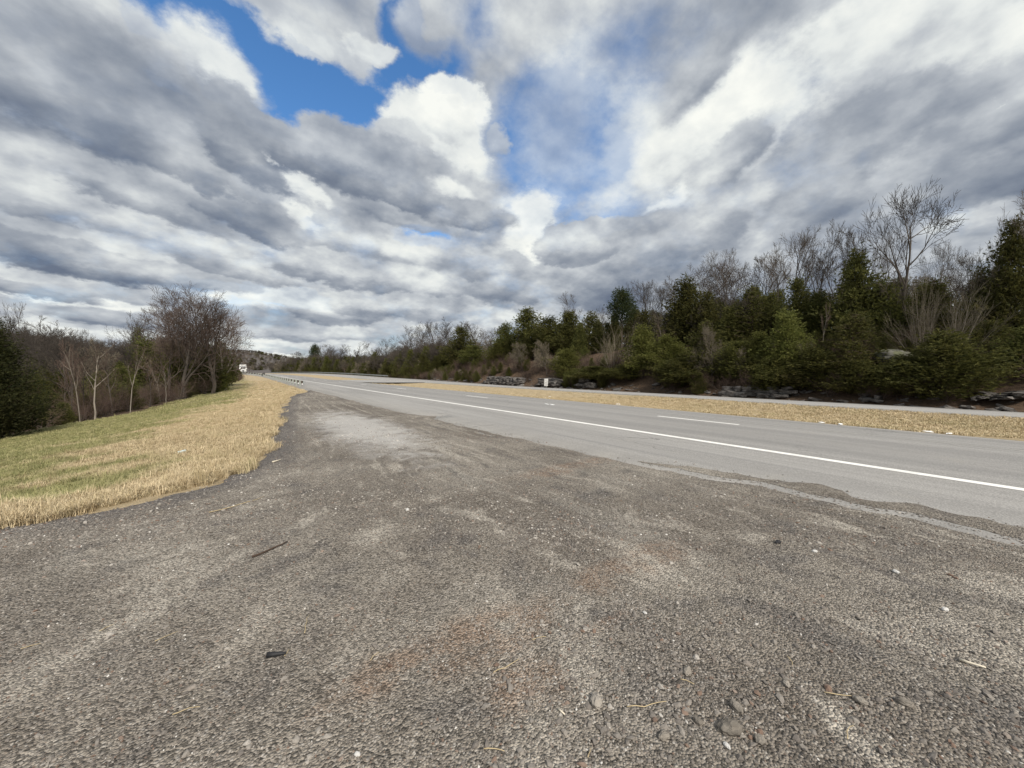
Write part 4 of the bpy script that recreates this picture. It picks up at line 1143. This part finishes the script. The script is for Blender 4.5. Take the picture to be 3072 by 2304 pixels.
# woods behind, beyond telling apart
def build_woods():
    meshes = [m for kk in ('oak', 'tall', 'round', 'bush') for m in (TREES[kk][0], TREES[kk][1])]
    src = []
    def joined(pair, nm):
        a, b = pair; bm = bmesh.new(); bm.from_mesh(a); n0 = len(bm.faces); bm.from_mesh(b)
        bm.faces.ensure_lookup_table()
        for i in range(n0, len(bm.faces)): bm.faces[i].material_index = 1
        me = bpy.data.meshes.new(nm); bm.to_mesh(me); bm.free()
        me.materials.append(a.materials[0]); me.materials.append(b.materials[0]); return me
    for kk in ('oak', 'tall', 'round', 'bush', 'cedar', 'bushy'):
        src.append(joined(TREES[kk][0], 'wood_' + kk)); src.append(joined(TREES[kk][1], 'wood_b_' + kk))
    def fill(name, pts, mix, hs, label):
        n = len(pts); kinds = rng.choice(6, n, p=mix)
        h = np.array(hs)[kinds] * rng.uniform(.75, 1.2, n)
        wr = np.array([.8, .6, .9, 1.1, .5, .62])[kinds]
        z = gz(pts[:, 0], pts[:, 1]) - .2
        dd = np.maximum(pts[:, 1] * cs + pts[:, 0] * sn, 8.0)
        col = ((pts[:, 0] * cs - pts[:, 1] * sn) / dd * F + 1536) / K
        row = np.interp(col, [-300, 0, 60, 120, 180, 240, 300, 380, 460, 540, 560, 600, 640, 840, 900, 1000, 1100, 1250, 1400, 1500, 1600, 1700, 1800, 1950, 2050, 2212, 2600],
                        [690, 680, 672, 705, 725, 735, 728, 705, 700, 760, 800, 778, 768, 762, 722, 728, 722, 695, 662, 640, 628, 610, 600, 585, 600, 560, 500])
        cap = CAMZ + (1117 - (row + rng.uniform(-4, 22, n)) * K) * dd / F - z
        h = np.clip(np.minimum(h, cap), .4, None)
        wr = np.where(h < .5 * np.array(hs)[kinds], wr * 1.5, wr)
        rot = np.zeros((n, 3)); rot[:, 2] = rng.uniform(0, 6.28, n)
        scatter(name, np.column_stack([pts, z]), rot, np.stack([h * wr, h * wr, h], -1), kinds * 2 + rng.integers(0, 2, n), rng.random(n), rng.random(n), src, label)
    # right: behind the front rows
    p = []
    for y in np.arange(-18, 296, 2.6):
        for j in range(4):
            s0 = rng.uniform(47, 84) if y < 110 else rng.uniform(48, 75); p.append((s0 + float(bend(y)), y + rng.uniform(-1.5, 1.5)))
    for y in np.arange(104, 292, 1.2):
        for j in range(6): p.append((rng.uniform(41.0, 55) + float(bend(y)), y + rng.uniform(-.8, .8)))
    fill('woods_on_the_bank', np.array(p), [.17, .13, .10, .12, .28, .20], [12, 13, 8, 4, 8.5, 7], 'thick mixed wood behind the trees on the bank')
    p = []
    for y in np.arange(16, 190, 1.6):
        for j in range(4):
            p.append((float(woods_line(y)) - rng.uniform(4, 48) ** 1.0 - .04 * y, y + rng.uniform(-1.5, 1.5)))
    fill('woods_in_the_hollow', np.array(p), [.30, .16, .14, .20, .08, .12], [12.5, 13, 8, 4.5, 7.5, 6.0], 'grey leafless wood in the hollow beyond the grass bank')
    # undergrowth
    p = []
    for y in np.arange(22, 130, .8):
        for j in range(4): p.append((float(woods_line(y)) - (rng.uniform(1.8, 11) if y < 60 else rng.uniform(.4, 9)), y + rng.uniform(-.5, .5)))
    for y in np.arange(-10, 296, .8):
        for j in range(3): p.append((rng.uniform(39.4, 47) + float(bend(y)), y + rng.uniform(-.5, .5)))
    p = np.array(p); s_ = p[:, 0] - bend(p[:, 1]); c_ = ((p[:, 0] * cs - p[:, 1] * sn) / np.maximum(p[:, 1] * cs + p[:, 0] * sn, 1) * F + 1536) / K
    bare = np.zeros(len(p), bool)
    for a, b in ((1040, 1130), (1152, 1218), (1245, 1300), (1310, 1425), (1555, 1715), (2095, 2240)): bare |= (c_ > a) & (c_ < b) & (s_ > 30) & (s_ < 41.8)
    p = p[~bare]
    fill('undergrowth', p, [0, 0, .05, .60, .0, .35], [1, 1, 2.4, 2.3, 2, 2.2], 'low tangled undergrowth under the trees')
    # the wooded ridge in the distance
    p = []
    n = 5200
    yy = rng.uniform(900, 1560, n); xx = rng.uniform(-900, 420, n) * (yy / 1200)
    p = np.stack([xx, yy], -1)
    fill_ridge(p, src)
def fill_ridge(p, src):
    n = len(p)
    s = p[:, 0] - bend(p[:, 1]); y = p[:, 1]
    z = base_z(s, y) + 62 * np.exp(-((y - 1500) / 330) ** 2) * (1 - .86 * sstep(-30, 300, p[:, 0])) + 34 * np.exp(-((y - 1300) / 300) ** 2) * sstep(-100, -500, p[:, 0])
    rot = np.zeros((n, 3)); rot[:, 2] = rng.uniform(0, 6.28, n); h = rng.uniform(6, 10, n)
    kinds = np.where(rng.random(n) < .07, rng.integers(8, 12, n), rng.integers(0, 6, n))
    scatter('woods_on_the_ridge', np.column_stack([p, z - .5]), rot, np.stack([h * 1.2, h * 1.2, h], -1), kinds, rng.random(n), rng.random(n), src, 'hazy grey wood covering the distant ridge')
build_woods()

# ------------------------------------------------------------------ rocks of the road cut
STONES = [stone_mesh('stone', 600 + i, M['rock'], 2, .62, .42) for i in range(6)]
for me in STONES:     # flatten tops and beds: bedded limestone
    for v in me.vertices:
        v.co.z = max(-.42, min(.42, v.co.z)); v.co.x = max(-1, min(1, v.co.x * 1.15)); v.co.y = max(-.85, min(.85, v.co.y * 1.15))
STONES_M = []
for me in STONES[:3]:
    c = me.copy(); c.materials.clear(); c.materials.append(M['rock_moss']); STONES_M.append(c)
def ledge(c0, c1, s0, tops, label, rows=3, size=.62, moss=False, n=None, cat='rock ledge', z0=None):
    """bedded stones between two columns of the photograph, standing along the line s0"""
    (xa, ya), (xb, yb) = spot(c0, s0), spot(c1, s0)
    ln = math.hypot(xb - xa, yb - ya); cx, cy = (xa + xb) / 2, (ya + yb) / 2
    e = empty('rock_ledge', (cx, cy, float(gz(cx, cy)) if z0 is None else z0), 0, label, cat, 'limestone ledges of the road cut')
    ang = math.atan2(yb - ya, xb - xa)
    d = depth(cx, cy); top = CAMZ + (1117 - tops * K) * d / F - e.location.z
    hrow = max(.15, top / rows)
    n = n or max(3, int(ln / (size * 1.25)))
    for r_ in range(rows):
        for i in range(n):
            if r_ == rows - 1 and random.random() < .18: continue
            t = (i + .5 + random.uniform(-.25, .25) + .4 * (r_ % 2)) / n - .5
            back = .32 * r_ + random.uniform(-.15, .15)
            lx, ly = math.cos(ang) * t * ln, math.sin(ang) * t * ln
            gx = float(gz(cx + lx, cy + ly)) - float(gz(cx, cy)) if z0 is None else 0
            o = obj('stone', random.choice(STONES_M if moss else STONES), e, (lx + back, ly, gx + hrow * (r_ + .45)),
                    (random.uniform(-.16, .16), random.uniform(-.2, .2), ang + random.uniform(-.5, .5)),
                    (ln / n * random.uniform(.45, 1.0), size * random.uniform(.7, 1.3), hrow * random.uniform(.9, 1.7)))
    return e
ledge(1050, 1096, 39.4, 814, 'long grey layered ledge at the left end of the rock cut', 3)
ledge(1098, 1124, 39.4, 816, 'short grey ledge next to the fallen white limb', 3)
ledge(1160, 1212, 39.5, 817, 'grey boulders stacked behind the white sign', 3, .8, n=5)
ledge(1252, 1282, 39.8, 818, 'pale flat slab on the bank right of the white sign', 2, .9, n=3)
ledge(1618, 1706, 39.5, 834, 'tumbled grey stone rubble at the foot of the dark cedars', 3, .45)
ledge(1560, 1612, 39.3, 836, 'low broken stones left of the tumbled rubble', 2, .5)
ledge(2105, 2225, 40.6, 858, 'pale sloping limestone at the right frame edge', 3, 1.5, n=6)
ledge(1870, 1905, 39.4, 855, 'small stones by the lone thin stem', 2, .4)
x, y = spot(1928, 43.0)
bme = stone_mesh('boulder', 655, M['rock_moss'], 4, .8, .0)
for v in bme.vertices:
    q = v.co; v.co = q * (1 + .55 * float(fbm(np.array(q.x * 1.3 + 3), np.array(q.y * 1.3 + q.z * 1.7), 4, 66)))
tag(obj('boulder', bme, None, (x, y, CAMZ + (1117 - 772 * K) * depth(x, y) / F), (.1, -.1, .5), (1.3, 1.35, .85)), 'rounded mossy boulder showing among the dark cedars', 'boulder')
n_ = 900
yy_ = rng.uniform(-14, 96, n_); ss_ = 37.6 + 3.6 * rng.random(n_) ** 1.3
rr_ = .06 + .34 * rng.random(n_) ** 3
pp_ = np.stack([ss_ + bend(yy_), yy_, gz(ss_ + bend(yy_), yy_) + rr_ * .2], -1)
ro_ = rng.uniform(-.4, .4, (n_, 3)); ro_[:, 2] = rng.uniform(0, 6.28, n_)
scatter('fallen_rock', pp_, ro_, np.stack([rr_ * rng.uniform(.8, 1.7, n_), rr_, rr_ * rng.uniform(.6, 1.1, n_)], -1), rng.integers(0, 6, n_), rng.random(n_), rng.random(n_), STONES,
        'broken limestone lying along the foot of the road cut')
# fallen white limb by the ledge
x, y = spot(1125, 39.6)
g0 = float(gz(x, y))
MB().tube([(0, 0, .9), (.1, -.1, .55), (.05, -.35, .2), (.3, -.6, .05)], [.05, .06, .05, .04], 6).tube([(.1, -.1, .55), (.0, .35, .75)], [.04, .02], 5).build('fallen_limb', M['splinter'], None, (x, y, g0))
tag(bpy.data.objects['fallen_limb'], 'bleached white limb hanging over the rock ledge', 'branch')

# ------------------------------------------------------------------ guardrails
def guardrail(name, s0, y0, y1, step, side, label, post_m, rail_m, near_end=True):
    x0 = s0 + float(bend(y0))
    e = empty(name, (x0, y0, float(gz(x0, y0))), 0, label, 'guardrail')
    zb = float(gz(x0, y0))
    # W-beam: a folded strip, swept along the road
    prof = [(0, .0), (.075, .05), (.075, .10), (.0, .155), (.075, .21), (.075, .26), (0, .31)]
    Y = np.arange(y0 - .6, y1, 1.9); V = []
    for y in Y:
        for off in (0, -.012):
            for a, b in prof:
                V.append((s0 + float(bend(y)) + side * (a + .34 + off) - x0, y - y0, float(gz(s0 + float(bend(y)), y)) + .42 + b - zb))
    np_, rows = len(prof), len(Y); Fc = []
    for i in range(rows - 1):
        for j in range(np_ - 1):
            for q in (0, np_):
                a = i * 2 * np_ + q + j; Fc.append((a, a + 1, a + 1 + 2 * np_, a + 2 * np_))
        for j in (0, np_ - 1):
            a = i * 2 * np_ + j; Fc.append((a, a + np_, a + 3 * np_, a + 2 * np_))
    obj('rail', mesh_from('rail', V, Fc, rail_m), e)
    if near_end:
        MB().box((side * .40, -.75, .5), (.10, .35, .42)).tube([(side * .36, -.95, .34), (side * .36, -.95, .68)], .09, 10).build('end_terminal', M['steel'], e)
    pm = MB().prism([(-.10, -.3), (.10, -.3), (.10, .78), (.07, .88), (0, .91), (-.07, .88), (-.10, .78)], 'y', -.075, .075).mesh('post', post_m)
    bmh = MB().prism([(.105, .36), (.325, .36), (.325, .70), (.29, .725), (.13, .725), (.105, .70)], 'y', -.07, .07).mesh('spacer_block', M['bark'])
    white_bit = MB().box((.30, -.085, .30), (.13, .02, .15)).mesh('white_patch', M['white'])  # small white patch low beside the nearest posts
    y = y0; i = 0
    while y < y1:
        x = s0 + float(bend(y)); z = float(gz(x, y)) - zb
        p = obj('post', pm, e, (x - x0, y - y0, z), scale=(side, 1, 1)); obj('spacer_block', bmh, p)
        if i < 8 and near_end: obj('white_patch', white_bit, p)
        y += step; i += 1
    return e
guardrail('guardrail', 5.75, 59.5, 215, 4.9, 1, 'steel guardrail on round-topped posts along the near shoulder', M['wood_post'], M['steel_shaded'])
guardrail('guardrail', 36.7, 122, 330, 3.81, -1, 'long low guardrail along the outside of the far carriageway', M['bark'], M['steel'], False)
# black rag on the near guardrail
x, y = 6.0 + float(bend(150)), 150
MB().prism([(-.35, .9), (.4, 1.25), (.55, .75), (.15, .7), (-.05, .2), (-.4, .1)], 'y', -.06, .06).build('black_rag', M['black'], None, (x, y, float(gz(x, y))))
tag(bpy.data.objects['black_rag'], 'black rag caught on the far guardrail posts below the truck', 'rag')

# ------------------------------------------------------------------ truck
def truck():
    y = 216.0; s0 = 11.2; x = s0 + float(bend(y))
    z = float(rise(y)) + .05
    e = empty('truck', (x, y, z), R(1), 'white semi truck with box trailer coming round the far bend', 'truck')
    cab = MB().prism([(-1.6, .75), (2.2, .75), (2.2, 2.75), (.35, 2.95), (-.05, 2.0), (-1.5, 1.75)], 'x', -1.1, 1.1).build('cab', M['white'], e)
    MB().prism([(.02, 2.02), (.34, 2.80), (.28, 2.84), (-.05, 2.06)], 'x', -.95, .95).build('windshield', M['glass'], cab)
    MB().box((0, -1.63, 1.25), (1.0, .06, .8)).build('grille', M['chrome'], cab)
    for sx in (-1, 1):
        MB().box((sx * .85, -1.62, 1.05), (.34, .06, .24)).build('headlight', M['lamp'], cab)
        MB().box((sx * 1.35, .0, 2.2), (.2, .12, .65)).box((sx * 1.18, .02, 2.3), (.2, .04, .04)).build('mirror', M['white'], cab)
        MB().prism([(-1.55, .55), (-.55, .55), (-.45, 1.0), (-1.1, 1.25), (-1.55, 1.0)], 'x', sx * 1.02 - .24, sx * 1.02 + .24).build('fender', M['white'], cab)
    MB().box((0, -1.75, .6), (2.35, .25, .4)).build('bumper', M['chrome'], cab)
    tr = MB().box((0, 9.2, 2.55), (2.55, 13.4, 2.95)).build('trailer', M['white'], e)
    MB().prism([(.9, 2.97), (2.1, 2.80), (2.1, 3.35), (1.7, 3.35)], 'x', -1.0, 1.0).build('wind_deflector', M['chrome'], cab)
    for sx in (-1, 1):
        for wy in (-.95, 2.6, 3.9, 13.2, 14.5):
            w = MB().tube([(sx * 1.12 - .17, wy, .5), (sx * 1.12 + .17, wy, .5)], .5, 16).build('wheel', M['black'], e)
            MB().tube([(sx * 1.12 - .18, wy, .5), (sx * 1.12 + .18, wy, .5)], .26, 12).build('rim', M['chrome'], w)
truck()

# ------------------------------------------------------------------ sign with three white plates
def sign():
    x, y = spot(1180, 38.0)
    z = float(gz(x, y))
    e = empty('road_sign', (x, y, z), math.atan2(y, x) - math.pi / 2, 'narrow white sign of three stacked plates in front of the boulders', 'road sign')
    d = depth(x, y); top = CAMZ + (1117 - 818 * K) * d / F - z
    MB().box((0, .03, top / 2 - .3), (.06, .04, top + .5)).build('post', M['steel'], e)
    r = random.Random(4)
    for i in range(3):
        zc = top - .19 - .385 * i; ox = -.02 * i
        p = MB().box((ox, 0, zc), (.58 - .02 * i, .014, .365)).build('plate', M['plate'], e)
        m = MB()
        for row in range(2 if i else 1):
            xx = -.2
            while xx < .2:
                w = r.uniform(.025, .06); hgt = .13 if row == 0 else .07
                zz = zc + (.03 if row == 0 else -.11) - (.05 if i == 0 else 0)
                m.box((ox + xx, -.009, zz), (w * .45, .003, hgt)).box((ox + xx + w * .4, -.009, zz + r.choice((-.4, 0, .4)) * hgt), (w * .6, .003, .025))
                xx += w + .03
        m.build('lettering', M['ink'], p)
sign()

# ------------------------------------------------------------------ small things lying about
def crumple(name, seed, m, sx, sy, sz):
    me = stone_mesh(name, seed, m, 2, .6, .5)
    for v in me.vertices: v.co = Vector((v.co.x * sx, v.co.y * sy, max(-.2, v.co.z) * sz))
    return me
def ground_hit(col, row, zf=None):
    """where the sight line through a point of the photograph meets the land"""
    d = ray(col, row); o = Vector((0, 0, CAMZ)); t = .85 * (CAMZ - .1) / max(.004, -d.z)
    for _ in range(900):
        p = o + d * t
        zz = (float(gravel_z(p.x, p.y)) + .004) if (p.x < right_edge(p.y) and float(edge_dist(p.x, p.y)) < 0) else (nz(p.x, p.y) if p.x < 16.8 and float(edge_dist(p.x, p.y)) < 0 else float(gz(p.x, p.y)))
        if p.z <= zz: return p.x, p.y, zz
        t *= 1.0015
    return p.x, p.y, zz
for i, (c, r_, w, lab) in enumerate((
    (1187, 858, .22, 'white litter scrap on the median edge straight below the white sign'), (1178, 860, .14, 'smaller white scrap left of the one below the sign'),
    (1335, 874, .24, 'white crumpled paper on the median edge, left of the long lane dash'), (1022, 844, .2, 'white scrap on the median edge far to the left'),
    (1775, 914, .2, 'flat white scrap on the median edge, leftmost of a pair'), (1815, 918, .24, 'crumpled white scrap on the median edge, second of a pair'),
    (2003, 934, .22, 'white paper on the median edge near the right frame edge'), (2050, 938, .18, 'last small white scrap towards the right frame edge'),
    (1632, 898, .14, 'small white scrap on the median edge above the long lane dash'), (1798, 864, .1, 'tiny white scrap in the median grass'))):
    x, y, z = ground_hit(c, r_)
    tag(obj('paper_scrap', crumple('paper_scrap', 700 + i, M['paper'], w * .5, w * .32, w * .22), None, (x, y, z + .02), (0, 0, i * 1.3)), lab, 'litter', 'litter along the median')
for i, (c, r_, lab) in enumerate(((1181, 873, 'left white flake of worn paint on the lane line'), (1193, 874, 'right white flake of worn paint on the lane line'))):
    x, y, z = ground_hit(c, r_)
    tag(obj('paper_scrap', crumple('paper_scrap', 720 + i, M['paper'], .22, .09, .03), None, (x, y, z + .004), (0, 0, 1.2)), lab, 'litter', 'flakes on the lane line')
x, y, z = ground_hit(384, 984)
MB().tube([(0, 0, .04), (.16, .05, .055)], [.035, .048], 12).build('paper_cup', M['cup'], None, (x, y, z + .03), True)
tag(bpy.data.objects['paper_cup'], 'pale blue cup lying in the straw-coloured grass', 'cup')
def stick(name, c0, r0, c1, r1, rad, m, label, cat, sag=.0, knots=5, lift=.001):
    a = Vector(ground_hit(c0, r0)); b = Vector(ground_hit(c1, r1)); r = random.Random(int(c0))
    P = []
    side = (b - a).cross(Vector((0, 0, 1)))
    for i in range(knots + 1):
        t = i / knots
        p = a.lerp(b, t) + side * (sag * math.sin(math.pi * t) + r.uniform(-.03, .03)); p.z += rad + lift
        P.append(p - a)
    o = MB().tube([tuple(p) for p in P], [rad * (1 - .5 * i / knots) for i in range(knots + 1)], 6).build(name, m, None, tuple(a), True)
    return tag(o, label, cat)
stick('twig', 545, 1206, 622, 1172, .012, M['stick'], 'dark broken twig lying on the gravel left of centre', 'twig')
stick('rubber_strip', 577, 1421, 618, 1417, .017, M['black'], 'short black rubber strip on the gravel, lower left', 'rubber scrap', 0, 3)
stick('wood_splinter', 588, 1000, 606, 995, .018, M['splinter'], 'pale wood splinter on the gravel by the grass edge', 'splinter', 0, 2)
stick('wood_splinter', 2072, 1428, 2130, 1446, .009, M['splinter'], 'yellowish wood splinter on the gravel near the right edge', 'splinter', .02, 3)
stick('wood_splinter', 1206, 1534, 1220, 1546, .006, M['splinter'], 'small yellow splinter on the reddish gravel at the bottom', 'splinter', 0, 2)
stick('twig', 452, 1108, 570, 1074, .006, M['straw'], 'long pale stem along the wheel track at left', 'twig', .05, 6)
STR = [(1780, 1498, 1850, 1508), (1065, 1455, 1122, 1428), (45, 1405, 88, 1394), (335, 1388, 385, 1366), (372, 1548, 432, 1530), (215, 1366, 250, 1350), (1045, 1620, 1090, 1626), (615, 1420, 625, 1405), (1354, 1530, 1440, 1518), (1470, 1470, 1500, 1482),
       (800, 1430, 820, 1412), (1150, 1385, 1180, 1378), (1270, 1640, 1275, 1618), (1700, 1420, 1712, 1440), (660, 1370, 668, 1330), (1830, 1600, 1842, 1570)]
STL = ['curved straw stalk right of the large clods', 'straight straw stalk slanting in the bottom centre', 'straw stalk close to the left frame edge', 'straw stalk left of the black rubber strip, slanting up', 'straw stalk below the black rubber strip',
       'straw stalk midway between the left frame edge and the rubber strip', 'flat straw stalk at the very bottom, right of centre', 'bent straw stalk beside the end of the rubber strip', 'long curved straw stalk above the wedge-shaped clod', 'short straw stalk above the clod near the wedge',
       'short straw stalk right of the rubber strip', 'short straw stalk on the gravel just left of the red-brown patch', 'upright-looking straw stalk at the bottom beside the brown clod', 'short straw stalk right of the small upper clod', 'thin straw stalk pointing away, above the rubber strip', 'straw stalk at the bottom right']
for i, (a, b, c, d) in enumerate(STR):
    o = stick('straw_stalk', a, b, c, d, .0028, M['straw'], STL[i], 'straw', random.uniform(-.15, .15), 5, .006)
    o['group'] = 'dry straw stalks on the gravel'
def clod(c, r_, px, m, label, seed, cat='stone', flat=.62):
    x, y, z = ground_hit(c, r_); w = px * K * depth(x, y) / F / 2
    me = stone_mesh('stone', seed, m, 3, flat, .14)
    for v in me.vertices:
        q = v.co; k = 1 + .5 * float(fbm(np.array(q.x * 1.6 + seed), np.array(q.y * 1.6 + q.z), 3, seed)); v.co = q * k
    tag(obj('stone', me, None, (x, y, z + w * .2), (0, 0, seed * 1.7), (w, w * .85, w)), label, cat, 'larger stones on the gravel')
for i, (c, r_, px, m, lab) in enumerate((
    (1288, 1518, 34, 'clod', 'brown earth clod left of centre at the bottom of the gravel'), (1578, 1578, 46, 'clod', 'largest flat brown clod near the bottom right'),
    (1590, 1530, 28, 'clod', 'brown clod just above the largest flat one'), (1434, 1592, 24, 'clod', 'wedge-shaped clod left of the largest flat one'),
    (1508, 1560, 20, 'clod', 'small clod between the wedge and the largest flat one'), (1642, 1600, 24, 'clod', 'clod right of the largest flat one'),
    (1858, 1515, 22, 'clod', 'brown clod under the long straw stalk at right'), (1485, 1452, 22, 'clod', 'clod above the wedge-shaped one'),
    (1955, 1520, 26, 'clod', 'tan clod towards the right frame edge'), (1700, 1480, 16, 'clod', 'small clod above right of the large ones'),
    (772, 1630, 13, 'pale_stone', 'white stone at the bottom left of centre'), (880, 1102, 9, 'pale_stone', 'white stone alone in the middle of the gravel'),
    (1760, 1192, 10, 'pale_stone', 'white stone on the gravel near the asphalt edge'), (1935, 1236, 12, 'pale_stone', 'white stone near the gravel spill on the right'),
    (2042, 1318, 14, 'pale_stone', 'pale stone at the right, below the gravel spill'), (1570, 1612, 14, 'pale_stone', 'pale grey stone just below the largest flat clod'),
    (1680, 1172, 13, 'black', 'black lump on the gravel near the asphalt edge'), (1393, 1325, 9, 'pale_stone', 'white stone on the red-brown patch'))):
    clod(c, r_, px, M[m], lab, 810 + i)
